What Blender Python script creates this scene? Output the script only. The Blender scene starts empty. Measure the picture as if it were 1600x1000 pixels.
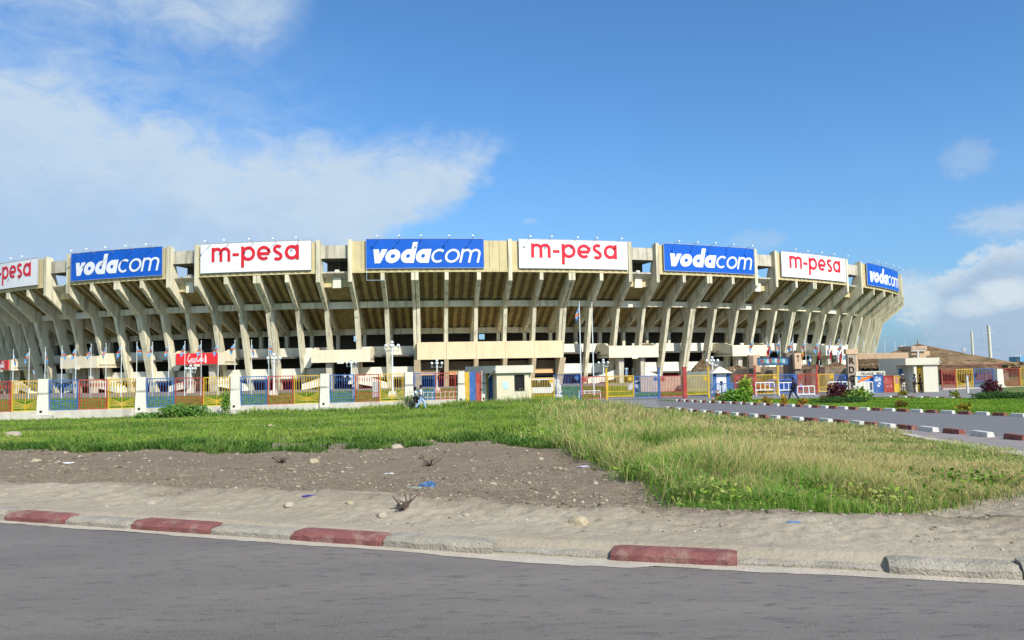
import bpy, math, random
import numpy as np
from mathutils import Vector, Matrix
random.seed(7); rng = np.random.default_rng(7)
R = math.radians
sc = bpy.context.scene; C = sc.collection

# ---------------------------------------------------------------- camera
F, HC, PITCH, ROLL = 1244.0, 1.7, R(3.68), R(-1.1)
cam = bpy.data.cameras.new('camera'); co = bpy.data.objects.new('camera', cam); C.objects.link(co)
cam.sensor_width = 36; cam.lens = F / 1600 * 36; cam.clip_start = 0.1; cam.clip_end = 6000
RM = (Matrix.Rotation(math.pi / 2 + PITCH, 3, 'X') @ Matrix.Rotation(ROLL, 3, 'Z'))
co.matrix_world = Matrix.Translation((0, 0, HC)) @ RM.to_4x4(); sc.camera = co
def ray(px, py):
    v = RM @ Vector(((px - 800) / F, (500 - py) / F, -1)); return v / v.y
def G(px, py, z):
    v = ray(px, py); t = (z - HC) / v.z; return (v.x * t, t)
def AT(px, py, Y):
    v = ray(px, py); return Vector((v.x * Y, Y, HC + v.z * Y))
def XP(px, Y, py=590): return ray(px, py).x * Y

# ---------------------------------------------------------------- sun and sky
SAZ, SEL = R(36), R(40)
S = Vector((math.sin(SAZ) * math.cos(SEL), -math.cos(SAZ) * math.cos(SEL), math.sin(SEL)))
sl = bpy.data.lights.new('sun', 'SUN'); sl.energy = 5.0; sl.angle = R(0.5); sl.color = (1, .93, .83)
so = bpy.data.objects.new('sun', sl); C.objects.link(so); so.rotation_euler = S.to_track_quat('Z', 'Y').to_euler()
sc.view_settings.view_transform = 'Standard'; sc.view_settings.look = 'None'; sc.view_settings.gamma = 1
sc.view_settings.exposure = 0.2

W = bpy.data.worlds.new('World'); sc.world = W; W.use_nodes = True
nt = W.node_tree; nt.nodes.clear(); L = nt.links
def nd(t, **k):
    n = nt.nodes.new(t)
    for a, v in k.items(): setattr(n, a, v)
    return n
def put(s, v):
    if hasattr(v, 'is_output'): L.new(v, s)
    else: s.default_value = v
def MA(op, a, b=0.0, c=0.0, clamp=False):
    n = nd('ShaderNodeMath', operation=op, use_clamp=clamp); put(n.inputs[0], a); put(n.inputs[1], b)
    if op in ('MULTIPLY_ADD', 'SMOOTH_MIN', 'SMOOTH_MAX', 'COMPARE', 'WRAP'): put(n.inputs[2], c)
    return n.outputs[0]
def SS(x, a, b):
    n = nd('ShaderNodeMapRange', interpolation_type='SMOOTHSTEP'); put(n.inputs[0], x)
    n.inputs[1].default_value = a; n.inputs[2].default_value = b; return n.outputs[0]
out = nd('ShaderNodeOutputWorld'); bg = nd('ShaderNodeBackground')
sky = nd('ShaderNodeTexSky', sky_type='NISHITA'); sky.sun_disc = False
sky.sun_elevation = SEL; sky.sun_rotation = R(180) - SAZ; sky.air_density = 1.0; sky.dust_density = 1.2; sky.ozone_density = 2.2
tc = nd('ShaderNodeTexCoord'); sep = nd('ShaderNodeSeparateXYZ'); L.new(tc.outputs['Generated'], sep.inputs[0])
X_, Y_, Z_ = sep.outputs
AZ = MA('MULTIPLY', MA('ARCTAN2', X_, Y_), 57.2958)          # degrees right of the road's normal
EL = MA('MULTIPLY', MA('ARCSINE', Z_), 57.2958)
def pxdir(px, py):
    v = ray(px, py).normalized(); return math.degrees(math.atan2(v.x, v.y)), math.degrees(math.asin(v.z))
def noise(sx, sy, detail, rough=.6, off=0.0, dist=0.0):
    cb = nd('ShaderNodeCombineXYZ'); L.new(MA('MULTIPLY_ADD', AZ, sx, off), cb.inputs[0]); L.new(MA('MULTIPLY', EL, sy), cb.inputs[1])
    n = nd('ShaderNodeTexNoise'); L.new(cb.outputs[0], n.inputs['Vector']); n.inputs['Scale'].default_value = 1
    n.inputs['Detail'].default_value = detail; n.inputs['Roughness'].default_value = rough; n.inputs['Distortion'].default_value = dist
    return MA('SUBTRACT', n.outputs['Fac'], .5)
def curve(pts):                                              # elevation as a function of azimuth
    d = sorted(pxdir(*p) for p in pts)
    n = nd('ShaderNodeFloatCurve'); c = n.mapping.curves[0]
    while len(c.points) > 2: c.points.remove(c.points[1])
    P = [((a + 50) / 100, (e + 10) / 50) for a, e in d]
    c.points[0].location = (0, P[0][1]); c.points[1].location = (1, P[-1][1])
    for p in P: c.points.new(*p)
    n.mapping.update(); put(n.inputs['Value'], MA('MULTIPLY_ADD', AZ, .01, .5))
    return MA('MULTIPLY_ADD', n.outputs[0], 50, -10)
n1 = noise(.10, .16, 3, .55, 0, .6); n2 = noise(.28, .5, 9, .62, 7, .8); n3 = noise(1.0, 1.6, 8, .65, 3, .4)
wob = MA('ADD', MA('ADD', MA('MULTIPLY', n1, 3.0), MA('MULTIPLY', n2, 3.8)), MA('MULTIPLY', n3, 1.3))
top = curve([(-120, 20), (0, 75), (110, 115), (220, 165), (330, 195), (430, 212), (560, 225), (680, 225), (740, 226), (785, 236)])
bot = curve([(-100, 620), (300, 520), (540, 430), (625, 368), (665, 345), (712, 318), (745, 285), (775, 262), (785, 240)])
dT = MA('ADD', MA('SUBTRACT', top, EL), wob); dB = MA('ADD', MA('SUBTRACT', EL, bot), MA('MULTIPLY', wob, .8))
aT = MA('MULTIPLY', SS(dT, -1.8, 2.8), SS(dB, -.8, 1.6))
tip = SS(MA('ADD', AZ, MA('MULTIPLY', n2, 3.0)), pxdir(822, 240)[0], pxdir(765, 240)[0])
main = MA('MULTIPLY', MA('MULTIPLY', aT, tip), MA('MULTIPLY_ADD', n2, .9, 1.02), clamp=True)
# the thin veil above the wedge and the second cloud at the top
top2 = curve([(-100, -200), (0, -200), (505, -200), (540, -60)])
bot2 = curve([(-100, 150), (0, 20), (90, 35), (200, 45), (300, 65), (400, 70), (450, 35), (475, 25), (505, -5), (520, -60)])
c2 = MA('MULTIPLY', SS(MA('ADD', MA('SUBTRACT', EL, bot2), wob), -2.5, 3.0), SS(MA('ADD', AZ, MA('MULTIPLY', n2, 4.0)), pxdir(520, 0)[0], pxdir(430, 0)[0]))
c2 = MA('MULTIPLY', c2, MA('MULTIPLY_ADD', n2, 1.1, .72), clamp=True)
veil = MA('MULTIPLY', SS(AZ, pxdir(650, 0)[0], pxdir(200, 0)[0]), MA('MULTIPLY_ADD', n2, 1.6, .34), clamp=True)
veil = MA('MULTIPLY', veil, SS(MA('SUBTRACT', EL, top), 9.0, -1.0))
# cumulus bank low on the right
top3 = curve([(1180, 640), (1330, 560), (1390, 470), (1425, 432), (1455, 425), (1480, 412), (1510, 393), (1545, 372), (1570, 368), (1620, 360), (1750, 350), (1900, 380)])
d3 = MA('ADD', MA('SUBTRACT', top3, EL), MA('ADD', MA('MULTIPLY', n3, 2.2), MA('MULTIPLY', n2, .9)))
c3 = MA('MULTIPLY', MA('MULTIPLY', SS(d3, -.15, 1.2), SS(MA('ADD', AZ, MA('MULTIPLY', n3, 4.0)), pxdir(1385, 0)[0], pxdir(1460, 0)[0])), MA('MULTIPLY_ADD', n3, 2.2, .95), clamp=True)
rim3 = MA('MULTIPLY', SS(d3, -.1, .5), SS(d3, 2.2, .4), clamp=True)
def blob(px, py, rx, ry, amp):
    a, e = pxdir(px, py)
    da = MA('DIVIDE', MA('SUBTRACT', AZ, a), rx); de = MA('DIVIDE', MA('SUBTRACT', EL, e), ry)
    r = MA('ADD', MA('MULTIPLY', da, da), MA('MULTIPLY', de, de))
    return MA('MULTIPLY', SS(MA('ADD', r, MA('MULTIPLY', n3, 1.6)), 1.0, 0.0), amp)
bl = blob(1512, 248, 1.9, 1.6, .38)
for a in ((1575, 345, 3.6, 1.4, .6), (1185, 375, 2.4, .9, .35), (1570, 458, 2.2, 1.3, .95), (1520, 478, 2.2, .9, .7), (1430, 470, 2.0, 2.4, .8), (828, 346, .7, .3, .3)):
    bl = MA('MAXIMUM', bl, blob(*a))
back = MA('MULTIPLY', SS(MA('ADD', n1, MA('MULTIPLY', n2, .4)), .02, .25), SS(MA('ABSOLUTE', AZ), 42, 60))
alpha = MA('MAXIMUM', MA('MAXIMUM', MA('MAXIMUM', main, c2), MA('MAXIMUM', veil, bl)), MA('MAXIMUM', c3, MA('MULTIPLY', back, .7)), clamp=True)
haz = MA('MULTIPLY', SS(EL, 20.0, -2.0), .38)
def mixc(f, a, b):
    n = nd('ShaderNodeMix', data_type='RGBA'); put(n.inputs[0], f); put(n.inputs[6], a); put(n.inputs[7], b); return n.outputs[2]
SKY = nd('ShaderNodeMix', data_type='RGBA', blend_type='MULTIPLY'); SKY.inputs[0].default_value = 1
L.new(sky.outputs[0], SKY.inputs[6]); SKY.inputs[7].default_value = (.70, 1.17, 1.56, 1)
skyc = mixc(haz, SKY.outputs[2], (2.6, 4.0, 6.5, 1))
cloudc = mixc(MA('MULTIPLY', SS(MA('ADD', MA('ADD', dT, MA('MULTIPLY', n1, 14)), MA('MULTIPLY', n2, 7)), 2.0, 11), .95), (5.3, 6.3, 7.2, 1), (3.9, 5.2, 6.9, 1))
cloudc = mixc(SS(AZ, 15, 24), cloudc, mixc(MA('MAXIMUM', rim3, MA('MULTIPLY', bl, 1.1), clamp=True), (3.7, 4.75, 6.2, 1), (6.3, 6.9, 7.3, 1)))
L.new(mixc(MA('MULTIPLY', alpha, .88), skyc, cloudc), bg.inputs[0]); bg.inputs[1].default_value = .10
L.new(bg.outputs[0], out.inputs[0])

# ---------------------------------------------------------------- helpers
MATS = {}
def mat(name, col, rough=.85, var=.12, scale=2.0, bump=0.0, streak=0.0, metal=0.0, scol=None, fine=0.0, dust=0.0, ovar=0.0):
    if name in MATS: return MATS[name]
    m = bpy.data.materials.new(name); m.use_nodes = True; t = m.node_tree; b = t.nodes['Principled BSDF']
    b.inputs['Roughness'].default_value = rough; b.inputs['Metallic'].default_value = metal
    if 'Specular IOR Level' in b.inputs: b.inputs['Specular IOR Level'].default_value = .25
    g = t.nodes.new('ShaderNodeNewGeometry')
    def nz(sc_, vec=(1, 1, 1), det=5):
        mp = t.nodes.new('ShaderNodeMapping'); t.links.new(g.outputs['Position'], mp.inputs[0]); mp.inputs['Scale'].default_value = vec
        n = t.nodes.new('ShaderNodeTexNoise'); t.links.new(mp.outputs[0], n.inputs['Vector']); n.inputs['Scale'].default_value = sc_; n.inputs['Detail'].default_value = det
        return n.outputs['Fac']
    def mx(f, a, bb):
        n = t.nodes.new('ShaderNodeMix'); n.data_type = 'RGBA'; t.links.new(f, n.inputs[0])
        for s, v in ((n.inputs[6], a), (n.inputs[7], bb)):
            if hasattr(v, 'is_output'): t.links.new(v, s)
            else: s.default_value = (*v, 1)
        return n.outputs[2]
    def ramp(f, a, bb):
        n = t.nodes.new('ShaderNodeMapRange'); t.links.new(f, n.inputs[0]); n.inputs[1].default_value = a; n.inputs[2].default_value = bb; return n.outputs[0]
    c = mx(ramp(nz(scale), .3, .7), tuple(x * (1 - var) for x in col), tuple(min(1, x * (1 + var)) for x in col))
    if fine: c = mx(ramp(nz(scale * 9, det=8), .55, .8), c, tuple(x * (1 - fine) for x in col))
    if streak:
        k = scol or tuple(x * .35 for x in col)
        f1 = ramp(nz(1.6, (1, 1, .07), 7), .5, .7); mm = t.nodes.new('ShaderNodeMath'); mm.operation = 'MULTIPLY'
        t.links.new(f1, mm.inputs[0]); mm.inputs[1].default_value = streak; c = mx(mm.outputs[0], c, k)
    if dust:
        f1 = ramp(nz(scale * 1.3, det=9), .5, .62); mm = t.nodes.new('ShaderNodeMath'); mm.operation = 'MULTIPLY'; t.links.new(f1, mm.inputs[0]); mm.inputs[1].default_value = dust; c = mx(mm.outputs[0], c, (.36, .31, .235))
    if ovar:
        oi = t.nodes.new('ShaderNodeObjectInfo'); hs = t.nodes.new('ShaderNodeHueSaturation'); mr = t.nodes.new('ShaderNodeMapRange'); t.links.new(oi.outputs['Random'], mr.inputs[0]); mr.inputs[3].default_value = 1 - ovar; mr.inputs[4].default_value = 1 + ovar
        t.links.new(mr.outputs[0], hs.inputs['Value']); t.links.new(c, hs.inputs['Color']); c = hs.outputs[0]
    t.links.new(c, b.inputs['Base Color'])
    if bump:
        bp = t.nodes.new('ShaderNodeBump'); bp.inputs['Strength'].default_value = bump; bp.inputs['Distance'].default_value = .03
        t.links.new(nz(scale * 12, det=8), bp.inputs['Height']); t.links.new(bp.outputs[0], b.inputs['Normal'])
    MATS[name] = m; return m
def vmat(name, rough=.8, trans=0.0):                           # colour from the blades' own attribute
    m = bpy.data.materials.new(name); m.use_nodes = True; t = m.node_tree; b = t.nodes['Principled BSDF']
    a = t.nodes.new('ShaderNodeAttribute'); a.attribute_name = 'col'; t.links.new(a.outputs['Color'], b.inputs['Base Color'])
    b.inputs['Roughness'].default_value = rough; b.inputs['Specular IOR Level'].default_value = .15
    if trans:
        o = t.nodes['Material Output']; tr = t.nodes.new('ShaderNodeBsdfTranslucent'); t.links.new(a.outputs['Color'], tr.inputs[0])
        ms = t.nodes.new('ShaderNodeMixShader'); ms.inputs[0].default_value = trans
        t.links.new(b.outputs[0], ms.inputs[1]); t.links.new(tr.outputs[0], ms.inputs[2]); t.links.new(ms.outputs[0], o.inputs[0])
    return m

class MB:
    def __init__(s, org=(0, 0, 0)): s.v = []; s.f = []; s.mi = []; s.o = Vector(org); s.cur = 0
    def add(s, vs, fs):
        n = len(s.v); s.v += [tuple(Vector(v) - s.o) for v in vs]; s.f += [tuple(i + n for i in f) for f in fs]; s.mi += [s.cur] * len(fs); return s
    def hexa(s, p): return s.add(p, [(3, 2, 1, 0), (4, 5, 6, 7), (0, 1, 5, 4), (1, 2, 6, 5), (2, 3, 7, 6), (3, 0, 4, 7)])
    def box(s, c, d, rz=0.0, top=None):
        hx, hy, hz = d[0] / 2, d[1] / 2, d[2] / 2; k = top if top else (1, 1); ca, sa = math.cos(rz), math.sin(rz); P = []
        for z, a in ((-hz, (1, 1)), (hz, k)):
            for x, y in ((-hx, -hy), (hx, -hy), (hx, hy), (-hx, hy)):
                x, y = x * a[0], y * a[1]; P.append((c[0] + x * ca - y * sa, c[1] + x * sa + y * ca, c[2] + z))
        return s.hexa(P)
    def tube(s, a, b, r, r2=None, n=8, caps=True):
        a, b = Vector(a), Vector(b); r2 = r if r2 is None else r2; d = (b - a).normalized()
        u = d.orthogonal().normalized(); w = d.cross(u); P = []
        for q, rr in ((a, r), (b, r2)):
            for i in range(n): t = 2 * math.pi * i / n; P.append(q + u * math.cos(t) * rr + w * math.sin(t) * rr)
        fs = [(i, (i + 1) % n, n + (i + 1) % n, n + i) for i in range(n)]
        if caps: fs += [tuple(range(n))[::-1], tuple(range(n, 2 * n))]
        return s.add(P, fs)
    def bar(s, a, b, w, d=None):                                # square bar
        a, b = Vector(a), Vector(b); d = d or w; t = (b - a).normalized(); up = Vector((0, 0, 1)) if abs(t.z) < .9 else Vector((1, 0, 0))
        u = t.cross(up).normalized() * w / 2; k = t.cross(u).normalized() * d / 2
        return s.hexa([a - u - k, a + u - k, a + u + k, a - u + k, b - u - k, b + u - k, b + u + k, b - u + k])
    def lathe(s, c, prof, n=16):
        P = []; c = Vector(c)
        for r, z in prof:
            for i in range(n): t = 2 * math.pi * i / n; P.append(c + Vector((r * math.cos(t), r * math.sin(t), z)))
        m = len(prof); fs = []
        for j in range(m - 1):
            for i in range(n): fs.append((j * n + i, j * n + (i + 1) % n, (j + 1) * n + (i + 1) % n, (j + 1) * n + i))
        fs += [tuple(range(n))[::-1], tuple(range((m - 1) * n, m * n))]
        return s.add(P, fs)
    def ball(s, c, r, n=10, sq=1.0): return s.lathe(c, [(r * math.sin(math.pi * (j + .15) / (n / 2 + .3)), -r * sq * math.cos(math.pi * (j + .15) / (n / 2 + .3))) for j in range(n // 2 + 1)], n)
    def prism(s, poly, a, b):                                   # poly of points, swept by vectors a and b
        n = len(poly); P = [Vector(p) + a for p in poly] + [Vector(p) + b for p in poly]
        return s.add(P, [tuple(range(n))[::-1], tuple(range(n, 2 * n))] + [(i, (i + 1) % n, n + (i + 1) % n, n + i) for i in range(n)])
    def build(s, name, m, parent=None, smooth=False, bevel=0.0):
        me = bpy.data.meshes.new(name); me.from_pydata(s.v, [], s.f)
        for mm in (m if isinstance(m, (list, tuple)) else [m]): me.materials.append(mm)
        if any(s.mi): me.polygons.foreach_set('material_index', s.mi)
        if smooth: me.shade_smooth()
        o = bpy.data.objects.new(name, me); C.objects.link(o)
        if parent: o.parent = parent
        else: o.location = s.o
        if bevel:
            bv = o.modifiers.new('bevel', 'BEVEL'); bv.width = bevel; bv.segments = 2
        return o
def tag(o, label, cat, group=None, kind=None):
    if label: o['label'] = label
    if cat: o['category'] = cat
    if group: o['group'] = group
    if kind: o['kind'] = kind
    return o
def thing(name, loc, label, cat, group=None, rz=0.0):
    o = bpy.data.objects.new(name, None); C.objects.link(o); o.location = loc; o.rotation_euler.z = rz; o.empty_display_size = .2
    return tag(o, label, cat, group)
def copy_tree(o, parent=None):
    c = o.copy(); C.objects.link(c)
    if parent: c.parent = parent
    for ch in list(o.children): copy_tree(ch, c)
    return c
ORD = ['leftmost', 'second', 'third', 'fourth', 'fifth', 'sixth', 'seventh', 'eighth', 'ninth', 'tenth', 'eleventh', 'twelfth', 'thirteenth', 'fourteenth', 'fifteenth', 'sixteenth', 'seventeenth', 'eighteenth', 'nineteenth', 'twentieth']
def nth(i): return 'leftmost' if i == 0 else ORD[i] + ' from the left'
def vnoise(x, y, seed=0):
    xi, yi = np.floor(x).astype(int), np.floor(y).astype(int); fx, fy = x - xi, y - yi
    fx, fy = fx * fx * (3 - 2 * fx), fy * fy * (3 - 2 * fy)
    def h(a, b):
        n = (a * 374761393 + b * 668265263 + seed * 1442695041) & 0xffffffff; n = ((n ^ (n >> 13)) * 1274126177) & 0xffffffff
        return ((n ^ (n >> 16)) & 0xffff) / 65535.0
    return (h(xi, yi) * (1 - fx) + h(xi + 1, yi) * fx) * (1 - fy) + (h(xi, yi + 1) * (1 - fx) + h(xi + 1, yi + 1) * fx) * fy
def fbm(x, y, seed=0, o=4):
    s, a, t = 0, .5, 0
    for i in range(o): s = s + a * vnoise(x, y, seed + i); t += a; x, y, a = x * 2.03, y * 2.03, a * .5
    return s / t

# ---------------------------------------------------------------- terrain
KP = sorted([G(0, 813.5, 0), G(400, 841, 0), G(800, 869.5, 0), G(1200, 888, 0), G(1600, 908, 0)])
def kerbY(X):
    X = np.asarray(X, float); xs = [k[0] for k in KP]; ys = [k[1] for k in KP]
    r = np.interp(X, xs, ys)
    r = np.where(X < xs[0], ys[0] - .38 * (X - xs[0]), r); return np.where(X > xs[-1], ys[-1] - .29 * (X - xs[-1]), r)
def tz(X, Y):
    X, Y = np.asarray(X, float), np.asarray(Y, float); d = Y - kerbY(X)
    b = np.interp(d, [-.06, .12, .3, 1, 2.0, 2.6, 3.2, 8, 15, 25, 38, 92, 104, 120, 400], [-.03, .035, .11, .09, .14, .06, -.14, -.42, -.7, -.95, -1.15, -1.12, -.8, -.75, -.75])
    k = np.clip((d - .5) / 1.5, 0, 1) * np.clip((45 - d) / 20, 0, 1) * np.clip(1 - (X - 9) / 5 * (d > 14), 0, 1)
    b = b + k * ((fbm(X * .35, Y * .35, 3) - .5) * .28 + (fbm(X * 1.7, Y * 1.7, 9) - .5) * .09)
    k2 = np.clip((d - .4) / .6, 0, 1) * np.clip((30 - d) / 12, 0, 1)
    return b + k2 * ((np.abs(fbm(X * 2.6, Y * 3.4, 13) - .5) * -.11 + .02) + (fbm(X * 8, Y * 9, 17, 3) - .5) * .05)
def GT(px, py):
    z = -.6
    for _ in range(14): x, y = G(px, py, z); z = .5 * z + .5 * float(tz(x, y))
    return (x, y)
def gz(x, y): return float(tz(x, y))
def inpoly(X, Y, P):
    r = np.zeros(X.shape, bool); j = len(P) - 1
    for i in range(len(P)):
        xi, yi = P[i]; xj, yj = P[j]
        r ^= ((yi > Y) != (yj > Y)) & (X < (xj - xi) * (Y - yi) / (yj - yi + 1e-12) + xi); j = i
    return r
TALL = [GT(*p) for p in [(1085, 797), (1120, 806), (1200, 808), (1300, 806), (1400, 800), (1480, 792), (1540, 778), (1600, 765), (1700, 750), (1800, 745), (1800, 735), (1640, 716), (1560, 704), (1500, 694), (1440, 684), (1390, 674), (1300, 664), (1200, 657), (1100, 649), (1010, 641), (960, 634), (830, 636), (832, 655), (822, 690), (862, 697), (905, 712), (950, 729), (985, 742), (1010, 753), (1050, 772)]]
DIRTFAR = [(-200, 704), (0, 700), (200, 697), (420, 694), (560, 692), (680, 690), (760, 683), (830, 690)]
DF = [GT(*p) for p in DIRTFAR]; DF.sort()
def dirtfar(X): return np.interp(X, [p[0] for p in DF], [p[1] for p in DF])
# side road: far and near kerb rows
FARK = [(1025, 626.2), (1057, 627.5), (1094, 629.5), (1123, 630.5), (1157, 632), (1192, 634), (1236, 635.7), (1286, 638.2), (1351, 641), (1432, 644.3), (1534, 648.5), (1590, 651), (1700, 656.5)]
NEARK = [(1035, 638.5), (1060, 641), (1098, 645), (1148, 648), (1211, 653), (1286, 658), (1340, 662), (1386, 667), (1451, 673.5), (1535, 681), (1600, 688), (1700, 700)]
FK = [GT(*p) for p in FARK]; NK = [GT(*p) for p in NEARK]
def ext(P, a, b):
    p0, p1, q0, q1 = Vector(P[0]), Vector(P[1]), Vector(P[-1]), Vector(P[-2])
    return [tuple(p0 + (p0 - p1).normalized() * a)] + list(P) + [tuple(q0 + (q0 - q1).normalized() * b)]
ROADP = NK + [GT(1800, 712), GT(1900, 722)] + [GT(1900, 668), GT(1800, 661)] + FK[::-1]
def fenceD(px): return float(np.interp(px, [-300, 0, 600, 830, 1100, 1300, 1500, 1700], [53.5, 57.6, 64.2, 70, 74, 79, 85, 90]))
APRON = [G(828, 628, -1.15), G(900, 632, -1.15), G(960, 633, -1.15), NK[0], FK[0], G(1120, 625.5, -1.15), G(1250, 623, -1.15), G(1400, 621, -1.15), G(1530, 624, -1.15), G(1580, 622, -1.15), (XP(1560, 92), 92), (XP(1300, 90), 90), (XP(1110, 82), 82), (XP(830, 82), 82)]

def zones(X, Y):
    """weights: sand, dirt, green soil"""
    n = fbm(X * .6, Y * .6, 21) - .5; n2_ = fbm(X * 2.5, Y * 2.5, 5) - .5
    d = Y - kerbY(X) + n * 1.1 + n2_ * .8
    sand = np.clip((2.45 - d) / .7, 0, 1)
    green = np.clip((Y + n * 3 + n2_ * 1.5 - dirtfar(X)) / 1.2, 0, 1)
    green = np.where(X > 3.5, 1.0, green)
    t = inpoly(X + n * 1.2, Y + n2_ * .8, TALL); green = np.where(t, 1.0, green)
    east = (X > 3.0) & ~t & (Y < 26); green = np.where(east, 0.0, green)
    sand = np.maximum(sand, np.where(east & (X > 5.5) & (d < 9), .75, 0))
    return sand, green
def grid_mesh(name, us, Ys, mask=None, parent=None, m=None, zoff=0.0):
    U, YY = np.meshgrid(us, Ys); XX = U * (YY + 6); K = kerbY(XX)
    YY2 = K + YY; XX = U * (YY2 + 6)
    YY2 = kerbY(XX) + YY
    Z = tz(XX, YY2) + zoff; ny, nx = XX.shape
    me = bpy.data.meshes.new(name); v = np.stack([XX, YY2, Z], -1).reshape(-1, 3)
    i = np.arange((ny - 1) * nx).reshape(ny - 1, nx)[:, :-1].ravel(); f = np.stack([i, i + 1, i + nx + 1, i + nx], 1)
    me.vertices.add(len(v)); me.vertices.foreach_set('co', v.ravel()); me.loops.add(f.size); me.loops.foreach_set('vertex_index', f.ravel())
    me.polygons.add(len(f)); me.polygons.foreach_set('loop_start', np.arange(0, f.size, 4)); me.polygons.foreach_set('loop_total', np.full(len(f), 4)); me.update()
    s, g = zones(v[:, 0], v[:, 1]); col = np.stack([s, g, np.zeros_like(s), np.ones_like(s)], 1).astype(np.float32)
    a = me.color_attributes.new('zone', 'FLOAT_COLOR', 'POINT'); a.data.foreach_set('color', col.ravel()); me.shade_smooth()
    me.materials.append(m); o = bpy.data.objects.new(name, me); C.objects.link(o); return o
def ground_mat():
    m = bpy.data.materials.new('earth'); m.use_nodes = True; t = m.node_tree; b = t.nodes['Principled BSDF']; b.inputs['Roughness'].default_value = .95; b.inputs['Specular IOR Level'].default_value = .1
    g = t.nodes.new('ShaderNodeNewGeometry')
    def nz(s, det=8, rough=.6, vec=(1, 1, 1)):
        mp = t.nodes.new('ShaderNodeMapping'); t.links.new(g.outputs['Position'], mp.inputs[0]); mp.inputs['Scale'].default_value = vec
        n = t.nodes.new('ShaderNodeTexNoise'); t.links.new(mp.outputs[0], n.inputs['Vector']); n.inputs['Scale'].default_value = s; n.inputs['Detail'].default_value = det; n.inputs['Roughness'].default_value = rough
        return n.outputs['Fac']
    def rr(f, a, bb):
        n = t.nodes.new('ShaderNodeMapRange'); t.links.new(f, n.inputs[0]); n.inputs[1].default_value = a; n.inputs[2].default_value = bb; return n.outputs[0]
    def mx(f, a, bb):
        n = t.nodes.new('ShaderNodeMix'); n.data_type = 'RGBA'; t.links.new(f, n.inputs[0])
        for s, v in ((n.inputs[6], a), (n.inputs[7], bb)):
            if hasattr(v, 'is_output'): t.links.new(v, s)
            else: s.default_value = (*v, 1)
        return n.outputs[2]
    big = rr(nz(.45), .35, .65); med = rr(nz(3.5), .35, .7); fine = rr(nz(28), .4, .72); spk = rr(nz(55, 3), .66, .72)
    dirt = mx(big, (.205, .168, .112), (.285, .236, .162)); dirt = mx(med, dirt, (.25, .2, .145)); dirt = mx(fine, dirt, (.10, .075, .052)); dirt = mx(spk, dirt, (.42, .38, .33))
    sand = mx(big, (.32, .272, .198), (.40, .345, .258)); sand = mx(rr(nz(2.2, 8, .7), .55, .72), sand, (.25, .205, .16)); sand = mx(rr(nz(18), .6, .8), sand, (.2, .165, .125))
    green = mx(big, (.07, .12, .025), (.12, .17, .04)); green = mx(rr(nz(.9), .5, .66), green, (.22, .18, .12))
    a = t.nodes.new('ShaderNodeAttribute'); a.attribute_name = 'zone'; sp = t.nodes.new('ShaderNodeSeparateColor'); t.links.new(a.outputs['Color'], sp.inputs[0])
    c = mx(sp.outputs[1], mx(sp.outputs[0], dirt, sand), green); t.links.new(c, b.inputs['Base Color'])
    bp = t.nodes.new('ShaderNodeBump'); bp.inputs['Strength'].default_value = .8; bp.inputs['Distance'].default_value = .05
    ad = t.nodes.new('ShaderNodeMath'); t.links.new(nz(9, 10, .7), ad.inputs[0]); t.links.new(nz(1.8, 6), ad.inputs[1]); t.links.new(ad.outputs[0], bp.inputs['Height']); t.links.new(bp.outputs[0], b.inputs['Normal'])
    return m
GM = ground_mat()
Ysr = np.concatenate([np.linspace(-.05, 8, 200), np.linspace(8.1, 40, 200), np.linspace(41, 130, 60), [160, 220, 400, 900, 2500]])
gro = grid_mesh('ground', np.concatenate([np.linspace(-1.9, -.96, 40), np.linspace(-.95, .95, 900), np.linspace(.96, 1.9, 40)]), Ysr, m=GM); tag(gro, None, None, kind='structure')

def flat_poly(name, P, m, zo, kind='structure', sub=26):
    """sheet draped on the terrain: polygon of (x, y), zo above it"""
    import bmesh
    bm = bmesh.new(); vs = [bm.verts.new((x, y, 0)) for x, y in P]; f = bm.faces.new(vs)
    xs_ = [p[0] for p in P]; ys_ = [p[1] for p in P]; st = max(1.2, (max(ys_) - min(ys_)) / 40)
    for ax, lo, hi in ((0, min(xs_), max(xs_)), (1, min(ys_), max(ys_))):
        q = lo + st
        while q < hi:
            bmesh.ops.bisect_plane(bm, geom=bm.verts[:] + bm.edges[:] + bm.faces[:], plane_co=(q, 0, 0) if ax == 0 else (0, q, 0), plane_no=(1, 0, 0) if ax == 0 else (0, 1, 0)); q += st
    for v in bm.verts: v.co.z = gz(v.co.x, v.co.y) + zo
    bm.normal_update()
    for f in bm.faces:
        if f.normal.z < 0: f.normal_flip()
    me = bpy.data.meshes.new(name); bm.to_mesh(me); bm.free(); me.materials.append(m)
    o = bpy.data.objects.new(name, me); C.objects.link(o); tag(o, None, None, kind=kind); return o
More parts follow.
